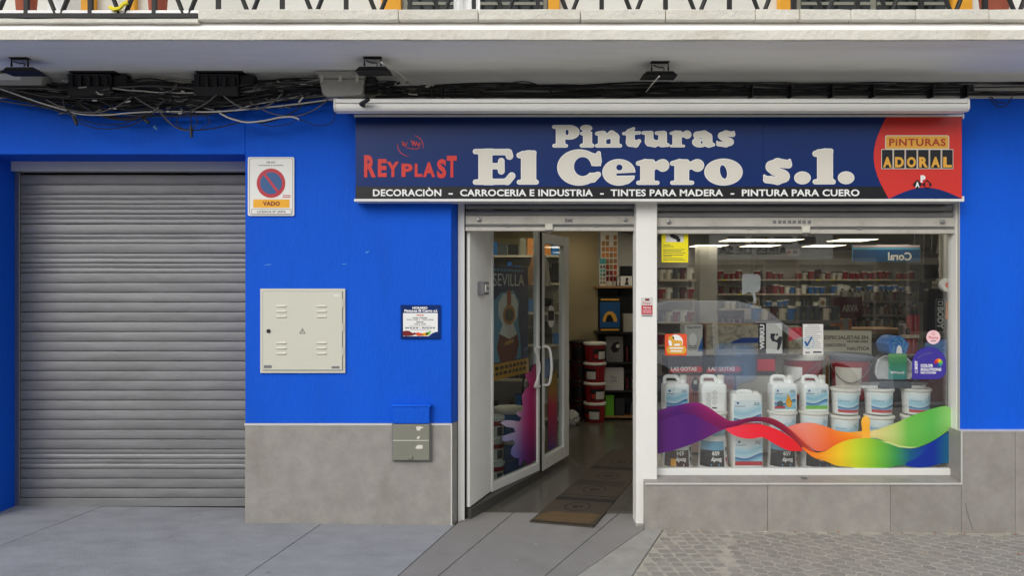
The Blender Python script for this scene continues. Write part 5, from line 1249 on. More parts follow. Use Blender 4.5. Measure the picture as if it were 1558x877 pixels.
# things on the right stacks
zt_ = ZD+hm*1.06*2+hm; yb_ = YF_
br = thing('scrubbing_brush', 'long white bristled scrubbing brush lying across two tub lids', 'brush', (X(1356,yb_),yb_-.02,zt_))
part('block', MB().box(X(1306,yb_),X(1406,yb_),yb_-.05,yb_-.005,zt_+.022,zt_+.040), 'grey_print', br, bevel=.004)
part('sleeve', MB().box(X(1333,yb_),X(1381,yb_),yb_-.054,yb_-.001,zt_+.002,zt_+.044), 'lid_grey', br, bevel=.003)
mb = MB()
for k in range(40):
    xx = X(1308,yb_)+k*(X(1404,yb_)-X(1308,yb_))/40
    if X(1333,yb_)-.005 < xx < X(1381,yb_): continue
    for q in range(3): mb.box(xx,xx+.005,yb_-.046+q*.014,yb_-.038+q*.014,zt_+.001,zt_+.023)
part('bristles', mb, 'tub_white', br, smooth=False)
yt = YF_+.05; tx = X(1358,yt)
tr = thing('paint_tray', 'clear plastic paint tray with a green paper band standing on the tubs', 'paint tray', (tx,yt,zt_+.045))
zt2 = zt_+.045
def tray_loop(s, dz): return [(tx+(px-1358)*(5+yt)/F*s, Z(py,yt)+dz) for px, py in ((1335,577),(1332,570),(1334,555),(1337,546),(1345,541.5),(1370,541.5),(1380,544),(1388,552),(1391,570),(1386,577))]
lo = tray_loop(1.0,0); li = [(tx+(p[0]-tx)*.82, (p[1]-zt2-.07)*.82+zt2+.07) for p in lo]
n = len(lo); vs = [(p[0],yt,p[1]) for p in lo]+[(p[0],yt+.002,p[1]) for p in [((a[0]*.93+tx*.07),(a[1]*.93+(zt2+.07)*.07)) for a in lo]]+[(p[0],yt+.06,p[1]) for p in li]
fs = [(i,(i+1)%n,n+(i+1)%n,n+i) for i in range(n)]+[(n+i,n+(i+1)%n,2*n+(i+1)%n,2*n+i) for i in range(n)]+[tuple(2*n+i for i in range(n))]
part('tray', MB().add(vs, fs), 'clear_plastic', tr)
ramp_mat('band_print', [(0,(90,160,80)),(.4,(60,150,110)),(1,(60,150,150))], 1, .4)
bm_ = lambda px, py: (X(px,yt), yt-.006, Z(py,yt))
sheet('paper_band', rect(1351,538.5,1379,577.5), bm_, 'band_print', tr); text('lettering', 'Wood', (1354,565,1375,569), lambda px, py: (X(px,yt), yt-.008, Z(py,yt)), 'white_print', tr, bold=.05)
sheet('tag', [(1364,530),(1366,526),(1369,526),(1371,530),(1372,538),(1363,538)], bm_, 'white_print', tr)
# second row: cartons with pictures on a riser
y2 = .62
def carton(label, box, Y, depth, m, fm=None, cat='carton', name='carton'):
    x0, y0, x1, y1 = box
    t = thing(name, label, cat, (X((x0+x1)/2,Y),Y+depth/2,Z(y1,Y)))
    part('box', MB().box(X(x0,Y),X(x1,Y),Y,Y+depth,Z(y1,Y),Z(y0,Y)), m, t, bevel=.002)
    if fm: sheet('front_print', rect(x0+.6,y0+.6,x1-.6,y1-.6), lambda px, py: (X(px,Y), Y-.001, Z(py,Y)), fm, t)
    return t, (lambda k: (lambda px, py: (X(px,Y), Y-.001-.0008*k, Z(py,Y))))
zr2 = Z(575,y2)
t, mp = carton('wide pink and grey carton behind the left jerrycans', (1042,572,1118,690), y2, .30, 'grey_print', 'pinkgrey')
sheet('drop_icon', [(1058,572.5),(1063,580),(1065,588),(1062,594),(1058,596),(1054,594),(1051,588),(1053,580)], mp(1), 'lid_grey', t); sheet('small_square', rect(1055.5,579,1060.5,585), mp(2), 'grey_panel', t)
text('lettering', 'ILL', (1054,597,1072,602), mp(1), 'text_grey', t)
carton('plain grey carton behind the upper white canister', (1119,572,1192,690), y2, .30, 'grey_print', 'grey_plastic')
t, mp = carton('black carton with red band lettering, left one of the row on the riser', (1016,543,1069,572), y2, .22, 'black_print', 'dark_photo')
sheet('red_band', [(1020,561.5),(1066,557.5),(1069,563),(1067,567),(1018,567.5)], mp(1), 'red_print', t); text('lettering', 'LAS GOTAS', (1021,558.6,1060,565), mp(2), 'white_print', t, bold=.04)
t, mp = carton('black carton with red band lettering, middle one behind the blue jug', (1070,543,1130,572), y2, .22, 'black_print', 'dark_photo')
sheet('red_band', [(1076,561.5),(1124,557.5),(1128,563),(1124,567),(1074,567.5)], mp(1), 'red_print', t); text('lettering', 'LAS GOTAS', (1078,558.6,1118,565), mp(2), 'white_print', t, bold=.04)
t, mp = carton('black and crimson carton at the right end of the carton row', (1131,540,1180,572), y2, .22, 'black_print', 'dark_photo')
sheet('crimson_field', rect(1152,547,1179,565), mp(1), 'crimson_print', t)
carton('dark carton under the leftmost jerrycan side', (1003,573,1041,690), y2, .28, 'darkgrey_print')
t, mp = carton('silver carton with a blue corner above the black cartons', (1042,494.5,1069,542.5), y2+.02, .16, 'grey_plastic', 'grey_plastic')
text('lettering', 'Titan INOX', (1045,497,1066,500), mp(1), 'text_grey', t, bold=.03); sheet('blue_corner', [(1061,535),(1069,512),(1069,535)], mp(1), 'blue_print', t); sheet('pale_drawing', ell(1054,517,6,10,20), mp(1), 'grey_panel', t)
for q in range(3): sheet('text_line', rect(1047,526+3*q,1060,527+3*q), mp(1), 'text_grey', t)
t, mp = carton('carton with a stone wall picture above the black cartons', (1075,494,1154,541), y2+.02, .18, 'cardboard', 'stone_photo')
sheet('navy_stripe', [(1112,521),(1130,514),(1154,514),(1154,522),(1112,523)], mp(1), 'navy_print', t)
t, mp = carton('white sprayer carton with a black word strip beside the stone picture', (1155,491,1190,539), y2+.03, .14, 'black_print', None)
sheet('white_front', rect(1165.5,492,1190,538.5), mp(1), 'grey_panel', t); text('lettering', 'WERKU', (1155.8,494,1163,532), mp(1), 'white_print', t, bold=.06, rot=3)
sheet('sprayer_drawing', [(1172,508),(1178,508),(1178,516),(1181,518),(1186,512),(1190,513),(1189,522),(1185,533),(1182,533),(1183,522),(1178,520),(1175,520),(1172,515)], mp(2), 'darkgrey_print', t)
for q in range(3): sheet('drawn_knob', ell(1174+4*q,509.5,1.6,2,10), mp(3), 'black_print', t)
t, mp = carton('red roof picture carton left of the typed sheet', (1200,497,1221,540), y2+.05, .12, 'stone_photo', 'stone_photo'); sheet('roof_print', [(1200,500),(1219,498),(1221,512),(1200,520)], mp(1), 'crimson_print', t)
# blue jug
yj = .50
jx = X(1119,yj); kz = (5+yj)/F
jg = thing('water_jug', 'blue translucent jug turned neck down in front of the cartons', 'jug', (jx,yj,Z(593,yj)))
prof = [(.018,Z(594,yj)),(.018,Z(588,yj)),(.05,Z(584,yj)),(.125,Z(580,yj)),(.148,Z(574,yj)),(.150,Z(550,yj)),(.145,Z(548,yj)),(.150,Z(545,yj)),(.150,Z(530,yj)),(.135,Z(524,yj)),(.10,Z(523,yj))]
part('body', MB().lathe([(r_, z_-ORG[jg].z*0) for r_, z_ in prof], (jx,yj,0), 28), 'blue_plastic', jg)
part('stand', MB().box(jx-.06,jx+.06,yj-.06,yj+.06,ZD+.55 if False else Z(622,yj),Z(594.2,yj)), 'clear_plastic', jg, bevel=.006)
hang = thing('plastic_spatula', 'frosted plastic spatula hanging behind the glass above the jug', 'spatula', (X(1143,.4),.4,Z(455,.4)))
sheet('blade', [(1129,419),(1131,417),(1153,417.5),(1157,421),(1157,441),(1153,444.5),(1149,446),(1150,452),(1151,462),(1147,462),(1145,447),(1140,445),(1129,449)], front(.4), 'frosted', hang)
part('hook', MB().tube([(X(1144,.4),.4,Z(417.5,.4)),(X(1144,.4),.4,ZC+.08)], .0015, 5), 'steel', hang)
# red buckets of the second row, on a riser
rs = thing('riser_box', 'dark riser box carrying the red buckets behind the tubs', 'box', (X(1300,.9),.9,ZD)); part('box', MB().box(X(1193,.85),X(1447,.85),.72,1.15,ZD,Z(610,.75)), 'darkgrey_print', rs, bevel=.004)
zz2 = Z(610,.75); 
bk = Proto(bucket('tub_red','lid_white',.150,.36,'white_print')); bk.root['group'] = 'red buckets on the riser'
def at(px, Y): return X(px,Y)
bk.place((at(1222,.88),.88,zz2), R(-58), 'red paint bucket with a white lid behind the green striped jerrycan')
bk2 = Proto(bucket('tub_red','lid_grey',.150,.355,'cream_print')); bk2.root['group'] = 'red buckets on the riser'
bk2.place((at(1294,.88),.88,zz2), R(-25), 'red bucket with a dark grey lid below the speciality board')
bk3 = Proto(bucket('tub_darkred','tub_black',.145,.33,None)); bk3.root['group'] = 'red buckets on the riser'
bk3.place((at(1428,.80),.80,zz2), R(-20), 'dark red bucket at the right behind the purple sticker')
bk3.place((at(1365,1.0),1.0,zz2), R(10), 'dark red bucket half hidden behind the clear paint tray')
# speciality board
yo = 1.06
t, mp = board('speciality_board', 'grey green board lettered with paint specialities behind the red bucket', 'board', (1252,503,1326,541), yo, .01, 'board_tan')
for tx_, bx in (('ESPECIALISTAS EN',(1254,511,1321,516.5)),('PINTURA PARA',(1289,518.5,1321,522)),('CARROCERIAS',(1254,523,1287,528)),('NAUTICA',(1289,528,1323,533.5)),('DECORACION',(1254,535.5,1284,539.5))):
    text('lettering', tx_, bx, mp(1), 'black_print', t, bold=.03)
for px in (1260,1318): part('leg', MB().box(X(px,yo)-.008,X(px,yo)+.008,yo+.011,yo+.03,ZD,Z(505,yo)), 'wood', t)
# shrink wrapped blue rolls
def wrap(px, py, r, Y, label):
    c = Vector((X(px,Y),Y,Z(py,Y))); t = thing('wrapped_roll', label, 'roll', (c.x,c.y,c.z-r), 'blue shrink wrapped rolls')
    q = MB().lathe([(r*.3,-.10),(r*.94,-.10),(r,-.08),(r,.08),(r*.94,.10),(r*.3,.10)], n=28); q.v = [(c.x+v[0]*(1+.05*math.sin(v[1]*90)), c.y+v[2], c.z+v[1]) for v in q.v]
    part('roll', q, 'tub_blue', t)
    for k in range(14):
        a = random.uniform(0,6.28); b_2 = a+random.uniform(.5,1.2); r1 = random.uniform(.2,.8)*r; r2 = random.uniform(.6,.98)*r
        part('wrap_crease', MB().tube([(c.x+r1*math.cos(a),c.y-.101,c.z+r1*math.sin(a)),(c.x+r2*math.cos(b_2),c.y-.102,c.z+r2*math.sin(b_2))], .0035, 4), 'skyblue_print', t)
    part('stand', MB().box(c.x-r*.7,c.x+r*.7,c.y-.08,c.y+.1,zz2,c.z-r*.96), 'darkgrey_print', t)
wrap(1357,526,.083,.92,'blue shrink wrapped roll above the clear paint tray'); wrap(1431,531,.075,.86,'blue shrink wrapped roll behind the round pink sticker')
# tall black display at the right, pole, tape
t, mp = board('brand_panel', 'tall black panel with framed vertical white word at the right of the window', 'panel', (1411,440,1444,560), .95, .06, 'black_print', 4)
sheet('frame_line', [rect(1423.5,455,1438,506,2), rect(1424.5,456,1437,505,1.6)], mp(1), 'grey_print', t); text('lettering', 'BODY', (1426,467.5,1435.5,501), mp(1), 'grey_panel', t, bold=.04, rot=1); sheet('emblem', [rect(1427,458.5,1434.5,465), rect(1428.2,459.6,1433.3,463.8)], mp(1), 'grey_panel', t)
yp_ = .28
pl = thing('broom_pole', 'grey pole with an orange wooden grip leaning at the right window edge', 'pole', (X(1441,yp_),yp_,ZD))
part('pole', MB().tube([(X(1438.5,yp_),yp_,ZD),(X(1442.5,yp_),yp_,Z(486,yp_))], .0075, 8), 'steel', pl); part('grip', MB().tube([(X(1442.5,yp_),yp_,Z(486,yp_)),(X(1443.6,yp_),yp_,Z(459,yp_))], .017, 10), 'orange_wood', pl)
part('ferrule', MB().tube([(X(1443.6,yp_),yp_,Z(459,yp_)),(X(1444.1,yp_),yp_,Z(450,yp_))], .012, 8), 'steel', pl)
yq = .26; q = MB().lathe([(.022,-.02),(.046,-.02),(.048,-.016),(.048,.016),(.046,.02),(.022,.02),(.022,-.02)], n=24); q.v = [(X(1440,yq)+v[0], yq+v[2], Z(434,yq)+v[1]) for v in q.v]
tp = thing('tape_roll', 'white tape roll with red core hanging at the right window edge', 'tape', (X(1440,yq),yq,Z(445,yq))); part('roll', q, 'lid_white', tp)
q = MB().lathe([(.021,-.022),(.0215,.022)], n=20); q.v = [(X(1440,yq)+v[0], yq+v[2], Z(434,yq)+v[1]) for v in q.v]; part('core', q, 'orange_print', tp); part('peg', MB().tube([(X(1440,yq),yq-.02,Z(434,yq)),(X(1440,yq)+.15,yq+.12,Z(434,yq))], .004, 6), 'steel', tp)

# hanging goods by the right wall: bags and cards
yh = 1.7
for k, (a, b, c, e, m, lab) in enumerate(((1406,386,1428,424,'black_print','black bag of masking film hanging near the right wall'),(1418,428,1434,440,'grey_plastic','grey packet hanging over the tall black panel'),(1398,430,1410,460,'darkgrey_print','dark packet hanging left of the tall black panel'))):
    t = thing('hanging_packet', lab, 'packet', (X((a+c)/2,yh),yh,Z(e,yh)), 'packets hanging by the right wall')
    mb = MB(); 
    for i in range(7):
        for j in range(7):
            u, v = i/6, j/6; mb.v.append((X(a+(c-a)*u,yh), yh-.02*math.sin(math.pi*u)*math.sin(math.pi*v)+random.uniform(-.008,.008), Z(b+(e-b)*v,yh)))
    for i in range(6):
        for j in range(6): mb.f.append((i*7+j,(i+1)*7+j,(i+1)*7+j+1,i*7+j+1))
    part('bag', mb, m, t, angle=60); part('hook', MB().tube([(X((a+c)/2,yh),yh,Z(b,yh)),(X((a+c)/2,yh)+.02,yh,ZC)], .002, 5), 'steel', t)

# ---------------------------------------------------------------- back of the shop
def shelf_unit(label, px0, px1, pys, Y, dep, m='wood_shelf', posts=True):
    x0, x1 = X(px0,Y), X(px1,Y); t = thing('shelf_unit', label, 'shelves', ((x0+x1)/2,Y+dep/2,0))
    part('back_panel', MB().box(x0,x1,Y+dep,Y+dep+.02,0,Z(pys[0]-16,Y)), 'grey_panel', t)
    for py in pys:
        sh = part('shelf', MB().box(x0,x1,Y,Y+dep,Z(py,Y)-.03,Z(py,Y)), m, t)
        xx = x0+.08
        while xx < x1-.12 and Y > 9: part('price_tag', MB().box(xx,xx+.07,Y-.006,Y-.001,Z(py,Y)-.03,Z(py,Y)-.002), random.choice(['white_print','yellow_print','white_print','pink_print']), sh); xx += random.uniform(.18,.5)
    if posts:
        n = max(1, round((x1-x0)/1.0))
        for k in range(n+1): part('upright', MB().box(x0+(x1-x0)*k/n-.015,x0+(x1-x0)*k/n+.015,Y+dep-.03,Y+dep-.005,0,Z(pys[0]-14,Y)), 'steel', t)
    return t
YB = 9.5
shelf_unit('long white back wall shelves full of small cans', 1093, 1398, (425,447,470,492,515), YB, .42)
def can_mesh(r, h, lid): return MB().lathe([(r,0),(r,h*.55),(r,h*.84),(r*1.04,h*.85),(r*1.04,h*.97),(r*.98,h)], n=14).mesh('paint_can')
def two_tone(me, m1, m2, zcut):
    me.materials.append(MATS[m1]); me.materials.append(MATS[m2]); me.materials.append(MATS['greygreen'])
    for p in me.polygons: p.material_index = 1 if p.center.z > zcut else (2 if p.center.z < zcut*.62 and p.center.y < -.02 and p.center.x > 0 else 0)
    return me
CM = {}
for nm, c1, c2 in (('red','tub_red','lid_white'),('dark red','tub_darkred','tub_black'),('white','tub_white','lid_white'),('blue','tub_blue','lid_white'),('grey','lid_grey','lid_grey'),('cream','cream_print','lid_grey')):
    CM[nm] = two_tone(can_mesh(.060,.165,None), c1, c2, .139)
shelf_names = ['top','second','third','fourth','lowest']
for r_, py in enumerate((425,447,470,492,515)):
    z0 = Z(py,YB); px = 1099; k = 0
    while px < 1392 and k < 36:
        w = 8.9
        if r_ == 0: nm = 'red' if px < 1225 or px > 1285 else random.choice(['red','dark red','cream'])
        elif r_ == 1: nm = random.choice(['red','dark red']) if px < 1195 else random.choice(['white','blue','white','blue','cream'])
        elif r_ == 2: nm = random.choice(['grey','blue','grey','grey','white','cream'])
        else: nm = random.choice(['grey','dark red','grey','white','blue','grey'])
        if random.random() > .10:
            o = obj('paint_can', CM[nm], None, None, (X(px,YB),YB+.10+random.uniform(-.02,.05),z0)); s_ = random.uniform(.75,1.15); o.scale = (s_*.5+.5,s_*.5+.5,s_); o.rotation_euler[2] = random.uniform(-.6,.6)
            setp(o, '%s paint can on the %s back shelf, %s place from the left' % (nm, shelf_names[r_], ORD[k]), 'paint can', 'cans on the back shelves')
        px += w*random.uniform(.98,1.08); k += 1
# left back shelf seen beside the pillar
shelf_unit('narrow shelves on the left side wall behind the yellow notice', 1003, 1060, (425,455,490,525), 5.6, .35)
for r_, py in enumerate((425,455,490,525)):
    for k in range(5):
        nm = random.choice(['white','cream','grey','red','dark red']); o = obj('paint_can', CM[nm], None, None, (X(1009+11*k,5.6),5.72,Z(py,5.6)))
        setp(o, '%s can on the side shelf behind the notice, %s row, %s along' % (nm, ORD[r_], ORD[k]), 'paint can', 'cans on the side shelves')
# counter with wooden top
yc_ = 4.6
ct = thing('shop_counter', 'dark counter with a wooden top in the middle of the shop', 'counter', (X(1330,yc_),yc_+.3,0))
part('top', MB().box(X(1277,yc_),X(1380,yc_),yc_-.02,yc_+.6,Z(508,yc_),Z(501,yc_)), 'wood', ct, bevel=.004); part('front', MB().box(X(1282,yc_),X(1375,yc_),yc_+.02,yc_+.58,-.0,Z(508,yc_)), 'darkgrey_print', ct)
t, mp = carton('orange carton with printed word standing on the wooden counter', (1271,486,1296,500.8), yc_+.05, .15, 'orange_wood', None); text('lettering', 'PROMADE', (1273,489,1294,493), mp(1), 'red_print', t, bold=.04)
# spray cans beside the counter
scn = Proto(proto('spray_can', 'spray can', 'spray can', 'spray cans by the counter'))
part('body', MB().lathe([(.032,0),(.033,.16),(.024,.175),(.012,.18)], n=16), 'tub_red', scn.root); part('cap', MB().lathe([(.026,.176),(.026,.225),(.022,.23)], n=16), 'tub_black', scn.root)
for k, (px, py) in enumerate(((1386,510),(1393,510),(1390,540),(1383,540))): scn.place((X(px,1.45),1.45,Z(py,1.45)), 0, 'red spray can on the small rack, '+['upper left','upper right','lower right','lower left'][k])
t = shelf_unit('small rack of spray cans right of the counter', 1380, 1399, (510,540,570), 1.40, .12)
# hanging sign with reversed lettering
yc2 = 5.2
t, mp = board('hanging_sign', 'blue hanging shop sign with reversed script word near the ceiling', 'sign', (1297,373,1400,398.5), yc2, .012, 'skyblue_print')
sheet('darker_field', rect(1297.5,380,1399.5,398), mp(1), 'blue_print', t); text('lettering', 'Coral', (1351,384,1387,396.5), mp(2), 'white_print', t, bold=.03, flip=True); sheet('pale_edge', rect(1297.5,373.5,1399.5,376), mp(1), 'pink_print', t)
for px in (1305,1392): part('wire', MB().tube([(X(px,yc2),yc2+.006,Z(373,yc2)),(X(px,yc2),yc2+.006,ZC)], .003, 5), 'steel', t)
dm = thing('dome_camera', 'black dome camera on the shop ceiling right of the blue sign', 'camera', (X(1396,4.6),4.6,ZC-.12)); part('base', MB().lathe([(.05,ZC-.03),(.05,ZC)], (X(1396,4.6),4.6,0), 16), 'black_plastic', dm); part('dome', MB().lathe([(.005,ZC-.10),(.03,ZC-.085),(.045,ZC-.06),(.048,ZC-.031)], (X(1396,4.6),4.6,0), 16), 'black_plastic', dm)
# small hanging ceiling sign
t, mp = board('hanging_plate', 'small grey printed plate hanging from the shop ceiling over the shelves', 'sign', (1195,379,1217,389), 6.2, .01, 'grey_panel'); sheet('red_print_mark', rect(1198,381.5,1203,386), mp(1), 'red_print', t); sheet('dark_print_mark', rect(1206,381.5,1213,386), mp(1), 'text_grey', t)
part('rod', MB().tube([(X(1213,6.2),6.2,Z(379,6.2)),(X(1213,6.2),6.2,ZC)], .006, 5), 'black_plastic', t)
# stands with price cards in mid shop
for k, (px, py, lab) in enumerate(((1151,462,'left of the red bucket'),(1252,462,'above the speciality board'))):
    t, mp = carton('small cream price card hanging over the goods, '+lab, (px-5,453,px+5,468), 3.0, .01, 'cream_print', None, 'card', 'price_card'); sheet('print', ell(px,461,3,3.5,14), mp(1), 'wood', t); part('string', MB().tube([(X(px,3.0),3.0,Z(453,3.0)),(X(px,3.0),3.0,ZC)], .0015, 4), 'steel', t)
# low gondola with goods across the middle of the shop
shelf_unit('low dark gondola shelves in the middle of the shop', 1150, 1285, (488,520), 3.6, .4, 'grey_print', False)
for r_, py in enumerate((488,520)):
    for k in range(10):
        nm = random.choice(['grey','dark red','blue','cream','grey','grey']); o = obj('paint_can', CM[nm], None, None, (X(1157+13.5*k,3.6),3.75,Z(py,3.6)))
        setp(o, '%s can on the %s of the low middle gondola, %s from the left' % (nm, ['top shelf','lower shelf'][r_], ORD[k]), 'paint can', 'cans on the gondola')
t, mp = carton('red curved display header with pale letters over the middle gondola', (1268,452,1312,484), 4.2, .08, 'tub_darkred', None, 'header', 'display_header'); text('lettering', 'ARVA', (1281,464,1306,475), mp(1), 'grey_plastic', t, bold=.04, flip=False); part('pole', MB().box(X(1288,4.2)-.015,X(1292,4.2),4.22,4.26,0,Z(484,4.2)), 'steel', t)

# ---------------------------------------------------------------- inside left of the entrance, behind the glass
pa, pb = (-.20,1.04), (.15,1.74)
po = thing('guitar_poster', 'tall dark poster with a guitar and the word SEVILLA behind the entrance glass', 'poster', (-.05,1.4,.8))
part('board', MB().seg(pa, pb, .012, .83, 1.79, off=-.008), 'navy_print', po)
po_d = Vector((pb[0]-pa[0],pb[1]-pa[1])); Lp = po_d.length; po_d.normalize(); po_n = Vector((po_d.y,-po_d.x))
def pm_(k): return lambda u, v: (pa[0]+po_d.x*Lp*u+po_n.x*.0012*k, pa[1]+po_d.y*Lp*u+po_n.y*.0012*k, 1.79-.96*v)
text('lettering', 'SEVILLA', (.12,.07,.88,.18), pm_(1), 'white_print', po, bold=.0)
for q in range(9): sheet('text_line', rect(.12+.085*q,.03,.12+.085*q+.06,.048), pm_(1), 'skyblue_print', po)
sheet('blue_shape', [(.05,.35),(.3,.24),(.6,.22),(.75,.32),(.72,.5),(.78,.66),(.8,.85),(.1,.85),(.05,.6)], pm_(1), 'skyblue_print', po)
sheet('guitar_body', [(.36,.25),(.62,.25),(.72,.34),(.70,.46),(.60,.52),(.68,.60),(.74,.72),(.66,.84),(.48,.88),(.28,.85),(.2,.73),(.26,.60),(.34,.52),(.24,.44),(.24,.33)], pm_(2), 'white_print', po)
sheet('guitar_shade', [(.2,.73),(.26,.60),(.5,.66),(.7,.62),(.74,.72),(.66,.84),(.48,.88),(.28,.85)], pm_(3), 'darkred_print', po)
sheet('guitar_neck', rect(.44,.22,.54,.42), pm_(3), 'brown_red', po); sheet('sound_hole_ring', ell(.49,.44,.15,.09,24), pm_(4), 'orange_wood', po); sheet('sound_hole', ell(.49,.44,.10,.06,24), pm_(5), 'black_print', po)
sheet('strings', [(.47,.22),(.475,.22),(.475,.72),(.47,.72)], pm_(6), 'gold_print', po); sheet('strings', [(.51,.22),(.515,.22),(.515,.72),(.51,.72)], pm_(6), 'gold_print', po); sheet('bridge', [(.38,.68),(.6,.66),(.6,.69),(.38,.71)], pm_(6), 'gold_print', po)
sheet('yellow_foot', rect(0,.86,1,1), pm_(4), 'amber', po)
for q in range(2):
    u = .05
    while u < .9:
        w = random.uniform(.04,.09); sheet('foot_print', rect(u,.885+.05*q,u+w,.915+.05*q), pm_(5), 'black_print', po); u += w+.03
for u in (.08,.92): part('leg', MB().tube([pm_(-12)(u,1.0), (pm_(-60)(u,1)[0], pm_(-60)(u,1)[1], .0)], .01, 6), 'black_metal', po)
mpk = pm_
bb = Proto(bucket('tub_blue','lid_white',.145,.30,None)); bb.root['group'] = 'buckets behind the entrance glass'
bb.place((-.02,1.44,.26), R(20), 'blue bucket under the guitar poster, upper one of two'); bb.place((-.02,1.46,0), R(-10), 'blue bucket standing on the floor under another blue bucket')
bt = bb.root; sheet('white_print_mark', [(-20,.0),(-5,.3),(10,.1),(24,.5),(5,.6),(18,1),(-6,.8),(-24,.9)], lambda a, v: ((.136)*math.sin(R(a)+.4), -(.136)*math.cos(R(a)+.4), .22-.12*v), 'white_print', bt)
wp = Proto(bucket('tub_white','lid_white',.082,.185,'cream_print',handle=False)); curved_part('red_band', curved(.082*.935,.082*.965,.112,.150,-80,60,off=.0016), 'tub_red', wp.root); curved_part('print_block', curved(.082*.885,.082*.925,.03,.10,-10,30,off=.0018), 'text_grey', wp.root); wp.root['group'] = 'buckets behind the entrance glass'
for k, s_ in enumerate(('bottom','middle','top')): wp.place((-.145,1.05,.185*k), R(30), 'small white paint pot just inside the entrance glass, %s of the stack' % s_)
for k, (x, y, s_) in enumerate(((.30,2.1,'left'),(.22,1.8,'right'))):
    t = thing('mop', 'cotton mop hanging head down behind the entrance glass, %s one' % s_, 'mop', (x,y,1.6), 'mops behind the entrance glass')
    part('handle', MB().tube([(x,y,1.95),(x,y,ZC)], .012, 8), 'wood', t)
    for q in range(14):
        a = q*.45; part('strand', MB().tube([(x,y,1.96),(x+.04*math.cos(a),y+.04*math.sin(a),1.85),(x+.07*math.cos(a),y+.07*math.sin(a),1.62)], .008, 5), 'cream_print' if k == 0 else 'orange_wood', t)
lsh = thing('shelf_unit', 'shelves with coloured goods deep behind the entrance glass', 'shelves', (-.3,3.6,0))
part('back_panel', MB().box(-1.0,.62,3.9,3.92,0,2.1), 'grey_panel', lsh)
LZ = (.1,.55,.95,1.32,1.66,1.98)
for z in LZ: part('shelf', MB().box(-1.0,.62,3.5,3.9,z-.025,z), 'wood_shelf', lsh)
rcol = ['orange_wood','tub_darkred','navy_print','lid_grey','tub_blue','darkgrey_print','cardboard','greygreen','black_print','terracotta']
for i, z in enumerate(LZ):
    x = -.5; k = 0
    while x < .55 and k < 12:
        w = random.uniform(.07,.14); h = random.uniform(.12,.27); m = random.choice(rcol)
        mb = MB().box(x,x+w-.012,3.55,3.72,z+.001,z+h)
        o = top('goods_packet', mb, m, '%s packet on the entrance shelves, %s shelf up, %s from the left' % ({'orange_wood':'orange','lid_grey':'slate','navy_print':'navy','darkgrey_print':'dark grey','tub_blue':'blue','tub_darkred':'dark red','cardboard':'brown','greygreen':'grey green','black_print':'black','terracotta':'rust'}[m], ORD[i], ORD[k]), 'packet', 'packets on the entrance shelves', bevel=.004)
        x += w; k += 1

# ---------------------------------------------------------------- seen through the open door
Yk = 3.87
bkA = Proto(bucket('tub_red','lid_white',.130,.238,None,handle=False)); bkA.root['group'] = 'bucket stacks by the beige wall'
curved_part('label', curved(.130*.89,.130*.95,.03,.165,-40,50), 'tub_black', bkA.root); curved_part('label_plate', curved(.130*.90,.130*.945,.04,.13,-10,48,off=.0018), 'grey_panel', bkA.root)
curved_part('label_spot', curved(.130*.90,.130*.93,.05,.10,-34,-14,off=.0018), 'red_print', bkA.root)
for k in range(4): bkA.place((X(905,Yk),Yk,.238*k), R((-30,10,-50,25)[k]), 'red and black paint bucket with white lid in the door view, %s from the floor' % ORD[k])
bkB = Proto(bucket('tub_darkred','tub_black',.130,.238,'tub_black',handle=False)); bkB.root['group'] = 'bucket stacks by the beige wall'
for k in range(4): bkB.place((X(882,4.08),4.08,.238*k), R((20,-10,30,0)[k]), 'dark red bucket with black lid in the rear stack, %s from the floor' % ORD[k])
# crumpled clear bag
ic = bmesh.new(); bmesh.ops.create_icosphere(ic, subdivisions=3, radius=.10)
for v in ic.verts: v.co *= random.uniform(.82,1.12); v.co.z = max(v.co.z*.9, -.085)
me = bpy.data.meshes.new('plastic_bag'); ic.to_mesh(me); ic.free()
setp(obj('plastic_bag', me, 'frosted', None, (X(868,3.7),3.62,.083)), 'crumpled clear plastic bag on the floor left of the bucket stack', 'bag')
# rack right of the buckets
Yr = 3.95
rk = thing('display_rack', 'dark display rack with boxes right of the bucket stacks in the doorway', 'rack', (X(950,Yr),Yr+.2,0))
for py, m in ((436,'wood'),(506,'black_metal'),(552,'black_metal'),(595,'black_metal'),(634,'wood')): part('shelf', MB().box(X(908,Yr),X(990,Yr),Yr,Yr+.4,Z(py,Yr)-.02,Z(py,Yr)), m, rk)
for px in (911,950,988): part('upright', MB().box(X(px,Yr)-.01,X(px,Yr)+.01,Yr+.37,Yr+.39,0,Z(436,Yr)), 'black_metal', rk)
part('back_panel', MB().box(X(908,Yr),X(990,Yr),Yr+.4,Yr+.42,0,Z(436,Yr)), 'darkgrey_print', rk)
t, mp = carton('tall cream colour chart card with rows of swatches on the rack', (914,352,940,435.5), Yr+.1, .02, 'cream_print', None, 'colour chart', 'colour_chart')
sw_c = ['cream_print','wood','orange_wood','cardboard','brown_red','darkred_print','tub_darkred']
for i in range(4):
    for j in range(8): sheet('swatch', rect(915.5+6*i,358+9*j,920.5+6*i,365+9*j), mp(1), sw_c[min(6,int(j*.7+random.random()*1.4))], t)
t, mp = carton('narrow cream swatch card leaning left of the colour chart', (912,393,922,435.5), Yr+.05, .015, 'cream_print', None, 'colour chart', 'colour_chart')
for i in range(2):
    for j in range(5): sheet('swatch', rect(913.2+4.4*i,404+6*j,916.6+4.4*i,408.5+6*j), mp(1), random.choice(['teal_print','lid_grey','cardboard','greygreen']), t)
sheet('blue_head', rect(912.5,393.5,921.5,402), mp(1), 'teal_print', t)
t, mp = carton('white sprayer carton with black word strip on the doorway rack', (938,420,968,435.6), Yr+.06, .14, 'black_print', None)
